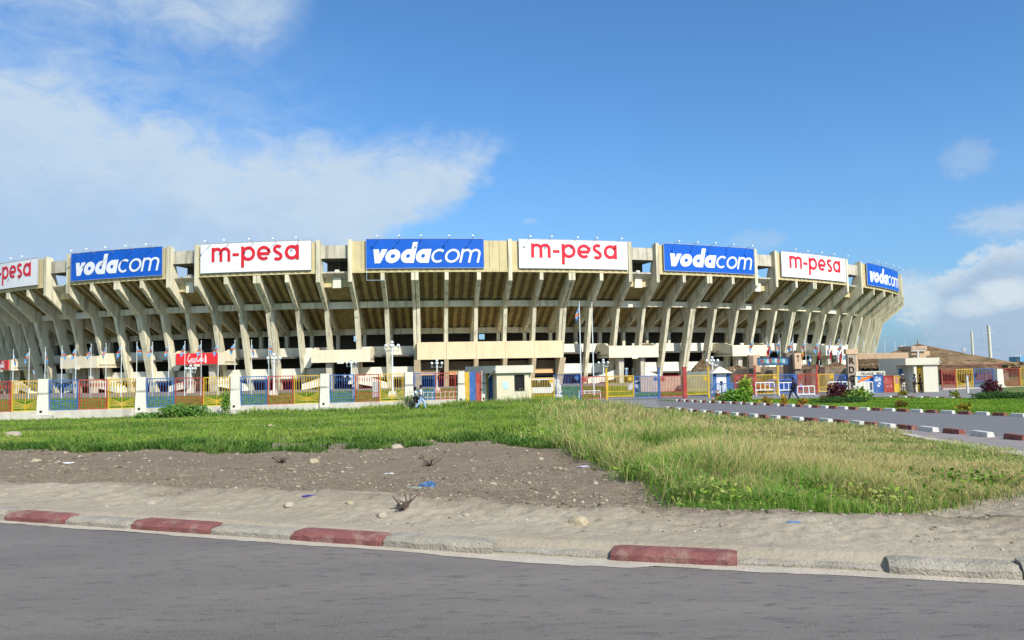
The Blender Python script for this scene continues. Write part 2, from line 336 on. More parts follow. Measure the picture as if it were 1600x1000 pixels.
def asphalt_mat(name, base, dark, tx, streakdir=0.0):
    m = bpy.data.materials.new(name); m.use_nodes = True; t = m.node_tree; b = t.nodes['Principled BSDF']; b.inputs['Roughness'].default_value = .75; b.inputs['Specular IOR Level'].default_value = .3
    g = t.nodes.new('ShaderNodeNewGeometry')
    def nz(s, det, vec, rough=.6):
        mp = t.nodes.new('ShaderNodeMapping'); mp.vector_type = 'POINT'; t.links.new(g.outputs['Position'], mp.inputs[0]); mp.inputs['Rotation'].default_value = (0, 0, streakdir); mp.inputs['Scale'].default_value = vec
        n = t.nodes.new('ShaderNodeTexNoise'); t.links.new(mp.outputs[0], n.inputs['Vector']); n.inputs['Scale'].default_value = s; n.inputs['Detail'].default_value = det; n.inputs['Roughness'].default_value = rough; return n.outputs['Fac']
    def rr(f, a, bb):
        n = t.nodes.new('ShaderNodeMapRange'); t.links.new(f, n.inputs[0]); n.inputs[1].default_value = a; n.inputs[2].default_value = bb; return n.outputs[0]
    def mx(f, a, bb):
        n = t.nodes.new('ShaderNodeMix'); n.data_type = 'RGBA'; t.links.new(f, n.inputs[0])
        for s, v in ((n.inputs[6], a), (n.inputs[7], bb)):
            if hasattr(v, 'is_output'): t.links.new(v, s)
            else: s.default_value = (*v, 1)
        return n.outputs[2]
    c = mx(rr(nz(1.0, 5, (.16, .75, 1)), .36, .68), base, dark)
    c = mx(rr(nz(1.0, 7, (3.5, 13, 1), .75), .53, .62), c, tuple(x * .6 for x in dark))
    c = mx(rr(nz(60, 4, (1, 1, 1)), .35, .75), c, tx)
    t.links.new(c, b.inputs['Base Color'])
    bp = t.nodes.new('ShaderNodeBump'); bp.inputs['Strength'].default_value = .35; bp.inputs['Distance'].default_value = .01; t.links.new(nz(90, 3, (1, 1, 1)), bp.inputs['Height']); t.links.new(bp.outputs[0], b.inputs['Normal'])
    return m
ROADA = math.atan2(KP[-1][1] - KP[0][1], KP[-1][0] - KP[0][0])
asph = asphalt_mat('road_asphalt', (.176, .154, .137), (.088, .077, .069), (.188, .166, .149), -ROADA)
asph2 = asphalt_mat('side_road_asphalt', (.155, .15, .15), (.135, .132, .134), (.17, .165, .165), 1.1)
xs = np.linspace(-260, 260, 261)
rb = MB(); ks = kerbY(xs)
rb.add([(x, y - .13, 0) for x, y in zip(xs, ks)] + [(x, y - 32, 0) for x, y in zip(xs, ks)], [(i, i + 262 - 1, i + 262, i + 1) for i in range(260)])
rd = rb.build('road', asph); tag(rd, None, None, kind='structure')
# ground beyond the road behind the camera, and the sandy gutter along the kerb
us_ = MB(); us_.add([(-1500, -1500, -.04), (1500, -1500, -.04)] + [(260, kerbY(260) - 31, -.04), (-260, kerbY(-260) - 31, -.04)], [(0, 1, 2, 3)])
o = us_.build('soil', mat('soil', (.3, .26, .2), var=.2, scale=.2)); tag(o, None, None, kind='structure')
gx = np.linspace(-40, 30, 900); gk = kerbY(gx)
w = .14 + .10 * (fbm(gx * .9, gx * 0, 4) - .4) + .07 * (fbm(gx * 6, gx * 0, 8) - .5)
w = w + np.interp(gx, [-1, .2, .9, 1.2], [0, .12, .1, 0]) * 1.0
g_ = MB(); g_.add([(x, y - max(.04, a), .004) for x, y, a in zip(gx, gk, w)] + [(x, y + .33, .006) for x, y in zip(gx, gk)], [(i, i + 1, 900 + i + 1, 900 + i) for i in range(899)])
o = g_.build('gutter', mat('gutter_sand', (.42, .37, .295), .95, .12, 3, .5, fine=.35)); tag(o, None, None, kind='structure')

# foreground kerb stones
redp = mat('kerb_red_paint', (.20, .075, .068), .8, .2, 4, .5, fine=.4, dust=.28); conc = mat('kerb_concrete', (.31, .28, .225), .9, .22, 4, .8, fine=.5, dust=.4)
whp = mat('kerb_white_paint', (.56, .55, .5), .8, .12, 5, .3, fine=.3, dust=.3); redk = mat('kerb_brick_paint', (.20, .065, .05), .8, .25, 5, .3, fine=.4, dust=.35)
def kerb_at(xa, xb, h, m, label, depth=.23, group='kerb stones along the main road', dy=0.0, fl=.05):
    ya, yb = float(kerbY(xa)) + dy, float(kerbY(xb)) + dy; c = Vector(((xa + xb) / 2, (ya + yb) / 2, 0)); u = Vector((xb - xa, yb - ya, 0)); L_ = u.length - .012; u.normalize(); n = Vector((-u.y, u.x, 0))
    mb = MB(c); N = 14; prof = [(0, -.05), (0, h * .55), (fl, h * .93), (fl + .02, h), (depth, h), (depth, -.05)]; P = []
    for i in range(N + 1):
        s = (i / N - .5) * L_; e = .012 if i in (0, N) else 0
        for j, (a, z) in enumerate(prof):
            j_ = .008 * random.uniform(-1, 1) if 0 < j < 4 else 0
            P.append(c + u * s + n * (a + (e if j < 3 else 0) + j_) + Vector((0, 0, z - (e if 1 < j < 5 else 0) + j_)))
    m_ = len(prof); fs = [(i * m_ + j, (i + 1) * m_ + j, (i + 1) * m_ + j + 1, i * m_ + j + 1) for i in range(N) for j in range(m_ - 1)]
    fs += [tuple(range(m_)), tuple(range(N * m_, (N + 1) * m_))[::-1]]
    mb.add(P, fs); o = mb.build('kerb_stone', m); return tag(o, label, 'kerb stone', group)
def kx(px, py):                                              # world x on the kerb line for a picture column
    x = 0.0
    for _ in range(40): x = .5 * x + .5 * (float(kerbY(x)) * ray(px, py).x)
    return x
KB = [(5, 100, 813, 'r'), (100, 203, 820, 'g'), (203, 327, 828, 'r'), (327, 453, 838, 'g'), (453, 597, 848, 'r'), (597, 768, 860, 'G'), (768, 953, 870, 'f'), (953, 1153, 880, 'r'), (1153, 1390, 895, 'f'), (1390, 1600, 905, 'G')]
LB = {5: 'dusty red kerb stone furthest left on the main road edge', 203: 'red painted kerb stone, second red one from the left by the main road', 453: 'red painted kerb stone beside the worn grey one, third red from the left',
      953: 'longest looking red kerb stone standing alone between buried kerbs', 100: 'worn grey kerb stone between the two leftmost red ones', 327: 'worn grey kerb stone between the second and third red ones',
      597: 'bare grey concrete kerb stone with an open right end', 768: 'low sand covered kerb left of the lone red kerb stone', 1153: 'low sand covered kerb right of the lone red kerb stone', 1390: 'bare grey kerb stone at the right edge of the photo'}
for a, b, y, k in KB:
    h = {'r': .098, 'g': .085, 'G': .108, 'f': .05}[k]
    kerb_at(kx(a, y), kx(b, y), h, redp if k == 'r' else conc, LB[a], dy=.05 if k == 'f' else 0)
xa = kx(5, 813)
for i in range(10):
    kerb_at(xa - 1.08, xa, .13, conc if i % 2 == 0 else redp, 'kerb stone beyond the left end of the visible kerb'); xa -= 1.08
xa = kx(1600, 908)
for i in range(6): kerb_at(xa, xa + 1.08, .14, conc, 'kerb stone beyond the right end of the visible kerb'); xa += 1.08

# side road, gate apron, lawn, shoulder
flat_poly('side_road', ROADP, asph2, .035)
flat_poly('forecourt', APRON, mat('forecourt', (.2, .195, .19), .85, .1, .6, .2), .03)
sh = NK[5:] + [GT(1800, 712), GT(1800, 733), GT(1640, 712), GT(1560, 702), GT(1500, 692.5), GT(1440, 683), GT(1390, 673)]
flat_poly('shoulder', sh, mat('shoulder', (.235, .205, .195), .9, .12, 1.5, .3), .03)
sh2 = [GT(1800, 733), GT(1640, 712), GT(1560, 702), GT(1500, 692.5), GT(1440, 683), GT(1390, 673), GT(1390, 675.5), GT(1440, 687), GT(1500, 698), GT(1560, 708.5), GT(1640, 722), GT(1800, 746)]
flat_poly('path', sh2, mat('path_concrete', (.42, .4, .35), .9, .12, 2, .4, fine=.3), .05)
lawnP = FK[:-1] + [GT(1900, 666), (XP(1900, 92), 92), G(1590, 618, -1.12), G(1530, 623.5, -1.12), G(1400, 622.3, -1.12), G(1250, 624, -1.12), G(1120, 626.5, -1.12)]
lawn_m = mat('lawn_soil', (.07, .15, .03), .9, .2, .8, .3)
flat_poly('lawn', lawnP, lawn_m, .045)
LAWNB = [(XP(-200, 66), 66), (XP(640, 72), 72), (XP(828, 78), 78), (XP(1110, 82), 82), (XP(1110, 100), 100), (XP(900, 118), 118), (XP(-260, 118), 118)]
flat_poly('lawn_inside', LAWNB, lawn_m, .04)
FORE2 = [(XP(-260, 119), 119), (XP(900, 119), 119), (XP(1110, 102), 102), (XP(1300, 102), 102), (XP(1500, 150), 150), (XP(-260, 150), 150)]
flat_poly('plaza', FORE2, mat('plaza_paving', (.2, .185, .16), .9, .1, .4), .06)

def kerb_row(P, pxs, name, group, lab, h=.16):
    pts = [Vector((*GT(*p), 0)) for p in pxs]
    for i, p in enumerate(pts[:-1]):
        q = pts[i + 1]; u = (q - p); l = u.length; u.normalize(); a = math.atan2(u.y, u.x)
        for k, (s, m) in enumerate(((0, whp), (.5, redk))):
            c = p + u * l * s; c.z = gz(c.x, c.y) + h / 2 + .03; ln = min(l * .36, 1.05) * random.uniform(.94, 1.04)
            mb = MB(c); mb.box(c, (ln, .3, h + .04), a + random.uniform(-.03, .03), top=(.93, .8)); o = mb.build('kerb_block', m, bevel=.02)
            tag(o, ('white' if k == 0 else 'dull red') + ' painted kerb block ' + lab, 'kerb block', group)
W1 = [(1057, 627.5), (1069, 628.2), (1081, 628.9), (1094, 629.6), (1108, 630.2), (1123, 630.8), (1140, 631.5), (1157, 632.3), (1172, 633.1), (1192, 634), (1213, 635), (1236, 636), (1262, 637.2), (1288, 638.5), (1317, 640), (1351, 641.8), (1390, 643.3), (1432, 645), (1481, 647), (1535, 649.5), (1591, 652), (1655, 655)]
W2 = [(1042, 640), (1060, 642), (1078, 644), (1098.5, 646), (1122, 648), (1148, 650), (1177, 652.3), (1211, 655), (1246, 657.5), (1290, 660.5), (1340, 664.5), (1386, 669), (1451, 675), (1535, 683), (1650, 694)]
kerb_row(FK, W1, 'far', 'kerb blocks along the far edge of the side road', 'in the row between the side road and the lawn')
kerb_row(NK, W2, 'near', 'kerb blocks along the near edge of the side road', 'in the row between the tall grass and the side road')
W3 = [(1388, 621.8), (1412, 622.3), (1437, 622.8), (1461, 623.2), (1486, 623.8), (1512, 624.4)]
kerb_row(None, W3, 'lawn', 'small kerb blocks behind the lawn', 'in the short row behind the lawn at the gatehouse', .14)

# ---------------------------------------------------------------- stadium
ECX, ECY, EA, EB, ETH = -11.55, 230.14, 123.4, 100.87, .3452
tt = np.linspace(0, 2 * math.pi, 14401)
EX = ECX + EA * np.cos(tt) * math.cos(ETH) - EB * np.sin(tt) * math.sin(ETH); EY = ECY + EA * np.cos(tt) * math.sin(ETH) + EB * np.sin(tt) * math.cos(ETH)
NX = np.cos(tt) / EA * math.cos(ETH) - np.sin(tt) / EB * math.sin(ETH); NY = np.cos(tt) / EA * math.sin(ETH) + np.sin(tt) / EB * math.cos(ETH)
nn = np.hypot(NX, NY); NX /= nn; NY /= nn
ARC = np.concatenate([[0], np.cumsum(np.hypot(np.diff(EX), np.diff(EY)))])
vis = (NX * EX + NY * EY) < 0
def arc_at(px):
    w = np.where(vis)[0]; zz = (18.4 - HC) * np.ones(len(w)); vv = np.stack([EX[w], EY[w], zz], 1) @ np.array(RM)
    q = 800 - F * vv[:, 0] / vv[:, 2]; return float(ARC[w[np.argmin(abs(q - px))]])
def ST(s, t, z):                                               # along the ring, inward from the eave, height
    x = np.interp(s, ARC, EX); y = np.interp(s, ARC, EY); nx = np.interp(s, ARC, NX); ny = np.interp(s, ARC, NY)
    return Vector((x - nx * t, y - ny * t, z))
GZ = -.8
COLS = [(12, 'D'), (43, 'S'), (72, 'F'), (107, 'F'), (143, 'S'), (182, 'D'), (221, 'S'), (263.5, 'F'), (307.5, 'F'), (352.5, 'S'), (400.5, 'D'), (448, 'S'), (497, 'F'), (547, 'F'), (597.5, 'S'), (648, 'D'), (698, 'S'), (748, 'S'), (797, 'F'), (846, 'S'), (893.5, 'D'), (940, 'S'), (984.5, 'F'), (1027, 'F'), (1069, 'S'), (1108.5, 'D'), (1145.5, 'S'), (1180.5, 'F'), (1212.5, 'F'), (1244.5, 'S'), (1273, 'D'), (1299.5, 'S'), (1323, 'F'), (1345.5, 'F'), (1365.5, 'S'), (1381.5, 'D'), (1394.5, 'S')]
cs = [(arc_at(p), k) for p, k in COLS]
BAY = 5.25
s0 = cs[0][0]; pat = ['S', 'F', 'F', 'S', 'D', 'S', 'F', 'F', 'S', 'D', 'S', 'F']
cs = [(s0 - BAY * (i + 1), pat[i]) for i in range(9)][::-1] + cs
s1 = cs[-1][0]; pat = ['F', 'F', 'S', 'D', 'S', 'F', 'F', 'S', 'D']
cs = cs + [(s1 + BAY * 1.1 * (i + 1), pat[i]) for i in range(9)]
NC = len(cs)
concl = mat('stadium_concrete', (.68, .63, .455), .85, .10, .5, .35, streak=.8, scol=(.26, .22, .14), fine=.25, ovar=.1)
cream = mat('stadium_parapet', (.74, .71, .59), .85, .06, .5, .15, streak=.5, scol=(.5, .47, .38))
tanp = mat('stadium_fascia', (.58, .49, .27), .85, .07, .6, .15, streak=.6, scol=(.42, .33, .18))
gatec = mat('stadium_gate_panel', (.74, .66, .47), .85, .06, .6, .1, streak=.3, scol=(.5, .4, .26))
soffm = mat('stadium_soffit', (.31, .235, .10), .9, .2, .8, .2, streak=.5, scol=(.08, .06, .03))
soffd = mat('stadium_soffit_recess_shade', (.17, .125, .052), .9, .2, .8, .2)  # darker brown that paints shade into the recessed strips of the folded slab
greyc = mat('stadium_weathered', (.52, .48, .38), .9, .14, .8, .3, streak=1.0, scol=(.28, .25, .19), fine=.2)
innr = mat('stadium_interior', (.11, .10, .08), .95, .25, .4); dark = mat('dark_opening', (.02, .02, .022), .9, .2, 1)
org = ST(arc_at(648), 3, GZ)
stad = thing('stadium', org, 'huge concrete oval stadium with leaning ribs behind the painted fence', 'stadium')
def sl_(t): return 18.0 - .68 * t                              # underside of the upper stand
def column(i):
    s, k = cs[i]; zt_ = 23.1 if k == 'F' else 18.42
    prof = [(0, zt_), (0, 16.6), (4.9, 12.4), (8.5, GZ), (9.6, GZ), (8.2, 6.0), (6.95, 10.1), (7.2, 11.3), (12.9, 8.4), (12.9, sl_(12.9) + .1), (.45, 17.75)] + ([(.45, zt_)] if k == 'F' else [(.45, zt_)])
    if k == 'F': prof = [(-.22, 23.25), (-.22, 16.45), (4.75, 12.3), (8.4, GZ), (9.6, GZ), (8.2, 6.0), (6.95, 10.1), (7.2, 11.3), (12.9, 8.4), (12.9, sl_(12.9) + .1), (2.6, 16.4), (1.5, 20.2), (1.0, 23.1)]
    mb = MB(org); offs = [(-.58, -.05), (.05, .58)] if k == 'D' else [(-.31, .31)]
    n0 = ST(s, 0, 0); n1_ = ST(s, 1, 0); inn = (n1_ - n0).normalized(); tang = Vector((-inn.y, inn.x, 0))
    for a, b in offs:
        poly = [n0 + inn * t + Vector((0, 0, z)) for t, z in prof]
        mb.prism(poly, tang * a, tang * b)
    mb.build('raking_column', concl, stad)
for i in range(NC): column(i)
def sweep(i0, i1, t0, t1, z0, z1, name, m, sub=1, sl=0.0, mb=None, e0=0.0, e1=0.0):
    own = mb is None; mb = mb or MB(org)
    for i in range(i0, i1):
        a, b = cs[i][0] + (e0 if i == i0 else 0), cs[i + 1][0] + (e1 if i == i1 - 1 else 0)
        mb.hexa([ST(a, t0, z0), ST(b, t0, z0), ST(b, t1, z0 + sl), ST(a, t1, z0 + sl), ST(a, t0, z1), ST(b, t0, z1), ST(b, t1, z1 + sl), ST(a, t1, z1 + sl)])
    if own: return mb.build(name, m, stad)
# notch bays lie between two full-height columns
notch = [i for i in range(NC - 1) if cs[i][1] == 'F' and cs[i + 1][1] == 'F']
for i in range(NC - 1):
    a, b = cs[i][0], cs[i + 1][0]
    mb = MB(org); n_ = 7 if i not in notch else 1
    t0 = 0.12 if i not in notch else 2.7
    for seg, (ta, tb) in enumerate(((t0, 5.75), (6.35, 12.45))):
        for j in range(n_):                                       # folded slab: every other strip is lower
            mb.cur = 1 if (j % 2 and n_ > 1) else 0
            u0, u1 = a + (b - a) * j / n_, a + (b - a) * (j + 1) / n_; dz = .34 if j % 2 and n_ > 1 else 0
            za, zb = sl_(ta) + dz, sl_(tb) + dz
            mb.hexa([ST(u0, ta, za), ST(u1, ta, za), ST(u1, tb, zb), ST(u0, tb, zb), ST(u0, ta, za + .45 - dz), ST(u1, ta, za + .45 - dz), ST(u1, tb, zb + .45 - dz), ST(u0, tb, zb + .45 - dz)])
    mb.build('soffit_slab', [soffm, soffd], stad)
    if i in notch:
        x = MB(org)                                             # streaked wall over the opening
        x.hexa([ST(a, .55, 20.35), ST(b, .55, 20.35), ST(b, .95, 20.35), ST(a, .95, 20.35), ST(a, .55, 22.45), ST(b, .55, 22.45), ST(b, .95, 22.45), ST(a, .95, 22.45)])
        x.build('upper_wall', greyc, stad)
        x = MB(org); x.hexa([ST(a, .96, 20.2), ST(b, .96, 20.2), ST(b, 7, 20.2), ST(a, 7, 20.2), ST(a, .96, 20.7), ST(b, .96, 20.7), ST(b, 7, 20.7), ST(a, 7, 20.7)])
        q = (a + b) / 2; x.hexa([ST(q - .2, 3.6, 17), ST(q + .2, 3.6, 17), ST(q + .2, 4, 17), ST(q - .2, 4, 17), ST(q - .2, 3.6, 20.2), ST(q + .2, 3.6, 20.2), ST(q + .2, 4, 20.2), ST(q - .2, 4, 20.2)])
        x.hexa([ST(a + .3, 4.5, 18.55), ST(b - .3, 4.5, 18.55), ST(b - .3, 5, 18.55), ST(a + .3, 5, 18.55), ST(a + .3, 4.5, 20.19), ST(b - .3, 4.5, 20.19), ST(b - .3, 5, 20.19), ST(a + .3, 5, 20.19)])
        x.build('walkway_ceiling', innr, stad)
        x = MB(org); x.hexa([ST(a, 2.35, 15.9), ST(b, 2.35, 15.9), ST(b, 2.7, 15.9), ST(a, 2.7, 15.9), ST(a, 2.35, 17.35), ST(b, 2.35, 17.35), ST(b, 2.7, 17.35), ST(a, 2.7, 17.35)])
        x.build('balcony_parapet', tanp, stad)
        if cs[i][0] > arc_at(240) and cs[i][0] < arc_at(1190):
            sp = MB(org); o2 = q
            sp.hexa([ST(o2 - .75, 2.0, 15.7), ST(o2 + .75, 2.0, 15.7), ST(o2 + .75, 2.34, 15.7), ST(o2 - .75, 2.34, 15.7), ST(o2 - .62, 1.9, 17.7), ST(o2 + .62, 1.9, 17.7), ST(o2 + .62, 2.34, 17.7), ST(o2 - .62, 2.34, 17.7)])
            sp.hexa([ST(o2 - .62, 1.9, 17.72), ST(o2 + .62, 1.9, 17.72), ST(o2 + .62, 2.34, 17.72), ST(o2 - .62, 2.34, 17.72), ST(o2 - .3, 2.0, 18.7), ST(o2 + .3, 2.0, 18.7), ST(o2 + .3, 2.3, 18.7), ST(o2 - .3, 2.3, 18.7)])
            s_ = sp.build('water_spout', cream, stad)
    else:
        x = MB(org)
        for j in range(3):                                      # fascia boards with open joints
            u0, u1 = a + .12 + (b - a - .24) * j / 3 + .03, a + .12 + (b - a - .24) * (j + 1) / 3 - .03
            x.hexa([ST(u0, .1, 18.45), ST(u1, .1, 18.45), ST(u1, .4, 18.45), ST(u0, .4, 18.45), ST(u0, .1, 23.0), ST(u1, .1, 23.0), ST(u1, .4, 23.0), ST(u0, .4, 23.0)])
        x.hexa([ST(a, .2, 18.47), ST(b, .2, 18.47), ST(b, .38, 18.47), ST(a, .38, 18.47), ST(a, .2, 22.9), ST(b, .2, 22.9), ST(b, .38, 22.9), ST(a, .38, 22.9)])
        x.build('fascia_panel', tanp, stad)
        x = MB(org)                                             # scalloped lip at the foot of the fascia
        for j in range(9):
            u0, u1 = a + (b - a) * j / 9, a + (b - a) * (j + 1) / 9; tt0 = .02 if j % 2 else -.04
            x.hexa([ST(u0, tt0, 17.86), ST(u1, tt0, 17.86), ST(u1, .11, 17.86), ST(u0, .11, 17.86), ST(u0, tt0, 18.44), ST(u1, tt0, 18.44), ST(u1, .11, 18.44), ST(u0, .11, 18.44)])
        x.build('eave_lip', tanp, stad)
sweep(0, NC - 1, 5.78, 6.32, 12.75, 13.75, 'ring_beam', concl)
p = ST(arc_at(573), -.34, 16.6); mb = MB(p); q0, q1 = arc_at(573.5), arc_at(603); mb.bar(ST(q0, -.34, 18.4), ST(q0, -.34, 16.62), .06); mb.bar(ST(q0, -.34, 16.6), ST(q1, -.34, 16.6), .06)
tag(mb.build('cable_pipe', mat('pipe_pale_blue', (.35, .5, .6), .5)), 'thin pale blue pipe hanging below the middle blue banner', 'pipe')
sweep(0, NC - 1, 12.5, 13.1, 8.55, 9.55, 'ring_beam', concl)
# balcony pieces in front of the ring beam in the notch bays
for i in notch: sweep(i, i + 1, 5.5, 5.77, 12.6, 13.7, 'beam_casing', cream)
# inner posts, decks, parapets and dark back walls
for i in range(NC):
    mb = MB(org); s = cs[i][0]
    mb.hexa([ST(s - .35, 12.6, 4.9), ST(s + .35, 12.6, 4.9), ST(s + .35, 13.3, 4.9), ST(s - .35, 13.3, 4.9), ST(s - .3, 12.4, 8.5), ST(s + .3, 12.4, 8.5), ST(s + .3, 13.2, 8.5), ST(s - .3, 13.2, 8.5)])
    mb.build('inner_post', concl, stad)
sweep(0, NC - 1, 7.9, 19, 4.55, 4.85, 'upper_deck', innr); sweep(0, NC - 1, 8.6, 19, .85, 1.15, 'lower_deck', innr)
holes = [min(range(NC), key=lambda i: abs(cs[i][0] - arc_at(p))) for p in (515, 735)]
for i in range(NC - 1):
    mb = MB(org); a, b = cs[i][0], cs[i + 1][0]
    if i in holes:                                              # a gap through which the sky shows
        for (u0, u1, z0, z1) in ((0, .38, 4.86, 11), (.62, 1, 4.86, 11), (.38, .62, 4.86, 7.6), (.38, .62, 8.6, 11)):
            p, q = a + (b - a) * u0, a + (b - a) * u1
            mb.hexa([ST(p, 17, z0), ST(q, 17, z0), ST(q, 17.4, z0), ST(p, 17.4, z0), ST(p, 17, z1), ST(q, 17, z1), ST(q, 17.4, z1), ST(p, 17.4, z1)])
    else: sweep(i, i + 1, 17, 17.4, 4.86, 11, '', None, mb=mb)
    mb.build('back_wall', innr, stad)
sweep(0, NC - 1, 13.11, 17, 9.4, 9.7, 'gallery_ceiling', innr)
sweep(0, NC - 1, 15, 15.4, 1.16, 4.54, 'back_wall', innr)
# ground storey, bay by bay in the paint of the photo
bluew = mat('blue_wall_paint', (.02, .07, .36), .7, .15, .6); redw = mat('red_wall_paint', (.36, .035, .035), .7, .15, .6)
for i in range(NC - 1):
    mb = MB(org); sweep(i, i + 1, 12.2, 12.6, GZ, .84, '', None, mb=mb)
    mb.build('ground_floor_wall', [bluew, redw, redw, bluew][i % 4], stad)
# parapets: continuous deep band, broken where the stairs rise
def near(px): return min(range(NC), key=lambda i: abs(cs[i][0] - arc_at(px)))
cano = [near(p) for p in (72, 263.5, 497, 984.5, 1180.5)]
cano = [min(notch, key=lambda n: abs(n - c)) for c in cano]
ctr0, ctr1 = near(648), near(893.5)
allcan = sorted(set(cano))
for i in range(NC - 1):
    if ctr0 <= i < ctr1: continue
    if i in notch: continue
    sweep(i, i + 1, 8.7, 9.0, 1.16, 2.85, 'lower_parapet', cream)
    sweep(i, i + 1, 9.4, 9.7, 4.86, 6.35, 'upper_parapet', cream)
def canopy(i, wide=5.0, m=gatec, z0=3.7, z1=5.75):
    c = (cs[i][0] + cs[i + 1][0]) / 2; mb = MB(org)
    N = 4
    for j in range(N):
        a, b = c - wide + 2 * wide * j / N, c + -wide + 2 * wide * (j + 1) / N
        mb.hexa([ST(a, 4.2, z0), ST(b, 4.2, z0), ST(b, 4.6, z0), ST(a, 4.6, z0), ST(a, 4.2, z1), ST(b, 4.2, z1), ST(b, 4.6, z1), ST(a, 4.6, z1)])
        mb.hexa([ST(a, 4.6, z0 + .25), ST(b, 4.6, z0 + .25), ST(b, 9.3, z0 + .25), ST(a, 9.3, z0 + .25), ST(a, 4.6, z0 + .6), ST(b, 4.6, z0 + .6), ST(b, 9.3, z0 + .6), ST(a, 9.3, z0 + .6)])
    for e in (-1, 1):
        a, b = sorted((c + e * wide, c + e * (wide - .3))); P = [(4.6, z0), (9.3, z0), (9.3, z1 + .5), (6.2, z1 + .5), (4.6, z1)]
        P1 = [ST(a, *p) for p in P]; P2 = [ST(b, *p) for p in P]; n = len(P); mb.add(P1 + P2, [tuple(range(n))[::-1], tuple(range(n, 2 * n))] + [(k, (k + 1) % n, n + (k + 1) % n, n + k) for k in range(n)])
    o = mb.build('gate_canopy', m, stad)
    x = MB(org)
    x.hexa([ST(c - .55, 4.02, z0 - .22), ST(c + .55, 4.02, z0 - .22), ST(c + .55, 4.19, z0 - .22), ST(c - .55, 4.19, z0 - .22), ST(c - .55, 4.02, z0 + .2), ST(c + .55, 4.02, z0 + .2), ST(c + .55, 4.19, z0 + .2), ST(c - .55, 4.19, z0 + .2)])
    x.build('canopy_lamp', cream, stad)
    for e in (-1, 1):
        x = MB(org); q = c + e * 2.2
        x.hexa([ST(q - .4, 5.2, GZ), ST(q + .4, 5.2, GZ), ST(q + .4, 6.4, GZ), ST(q - .4, 6.4, GZ), ST(q - .55, 5.0, z0 + .24), ST(q + .55, 5.0, z0 + .24), ST(q + .55, 6.6, z0 + .24), ST(q - .55, 6.6, z0 + .24)])
        x.build('canopy_pillar', greyc, stad)
        # stair flight with a solid sloping side wall
        x = MB(org); L0, L1 = c + e * 1.9, c + e * 7.4; H0, H1 = .9, GZ
        for (t0, t1, up) in ((6.4, 6.62, 1.0), (8.4, 8.6, 1.0)):
            P = [(L0, H0 - .7), (L0, H0 + up), (L1, H1 + up), (L1, H1)]; P1 = [ST(s, t0, z) for s, z in P]; P2 = [ST(s, t1, z) for s, z in P]
            x.add(P1 + P2, [(0, 1, 2, 3), (7, 6, 5, 4), (0, 4, 5, 1), (1, 5, 6, 2), (2, 6, 7, 3), (3, 7, 4, 0)])
        for k in range(10):
            s_a, s_b = L0 + (L1 - L0) * k / 10, L0 + (L1 - L0) * (k + 1) / 10; zt2 = H0 + (H1 - H0) * (k + 1) / 10 + .12
            x.hexa([ST(min(s_a, s_b), 6.62, zt2 - .3), ST(max(s_a, s_b), 6.62, zt2 - .3), ST(max(s_a, s_b), 8.4, zt2 - .3), ST(min(s_a, s_b), 8.4, zt2 - .3), ST(min(s_a, s_b), 6.62, zt2), ST(max(s_a, s_b), 6.62, zt2), ST(max(s_a, s_b), 8.4, zt2), ST(min(s_a, s_b), 8.4, zt2)])
        x.build('staircase', cream, stad)
        # angled wall of the flight that climbs to the upper deck
        x = MB(org); A, B = c + e * (wide + .4), c + e * (wide + 3.0)
        P = [(A, 5.9), (A + e * 1.2, 6.3), (B, 3.6), (B, 2.9), (B - e * 1.6, 2.9), (A, 4.4)]; P1 = [ST(s, 7.6, z) for s, z in P]; P2 = [ST(s, 7.9, z) for s, z in P]; n = 6
        x.add(P1 + P2, [tuple(range(n))[::-1], tuple(range(n, 2 * n))] + [(k, (k + 1) % n, n + (k + 1) % n, n + k) for k in range(n)])
        if i < ctr0 and e < 0: x.build('stair_wall', cream, stad)
for i in allcan: canopy(i)
wi = min(notch, key=lambda n: abs(cs[n][0] - arc_at(1334))); canopy(wi, 5.0, cream)
# main entrance block between two double columns
mb = MB(org)
a0, a1 = cs[ctr0][0], cs[ctr1][0]; NB = ctr1 - ctr0
for j in range(NB):
    a, b = cs[ctr0 + j][0], cs[ctr0 + j + 1][0]
    mb.hexa([ST(a + .02, 5.7, 3.9), ST(b - .02, 5.7, 3.9), ST(b - .02, 6.3, 3.9), ST(a + .02, 6.3, 3.9), ST(a + .02, 5.85, 6.8), ST(b - .02, 5.85, 6.8), ST(b - .02, 6.3, 6.8), ST(a + .02, 6.3, 6.8)])
entc = mat('entrance_render', (.70, .555, .35), .85, .05, .6, .1, streak=.3, scol=(.48, .36, .2))
mb.build('entrance_fascia', entc, stad)
sweep(ctr0, ctr1, 6.31, 12, 6.2, 6.75, 'entrance_roof', gatec); sweep(ctr0, ctr1, 9.2, 9.5, 2.0, 3.55, 'entrance_wall', mat('brown_render', (.26, .2, .13), .9, .15, .5))
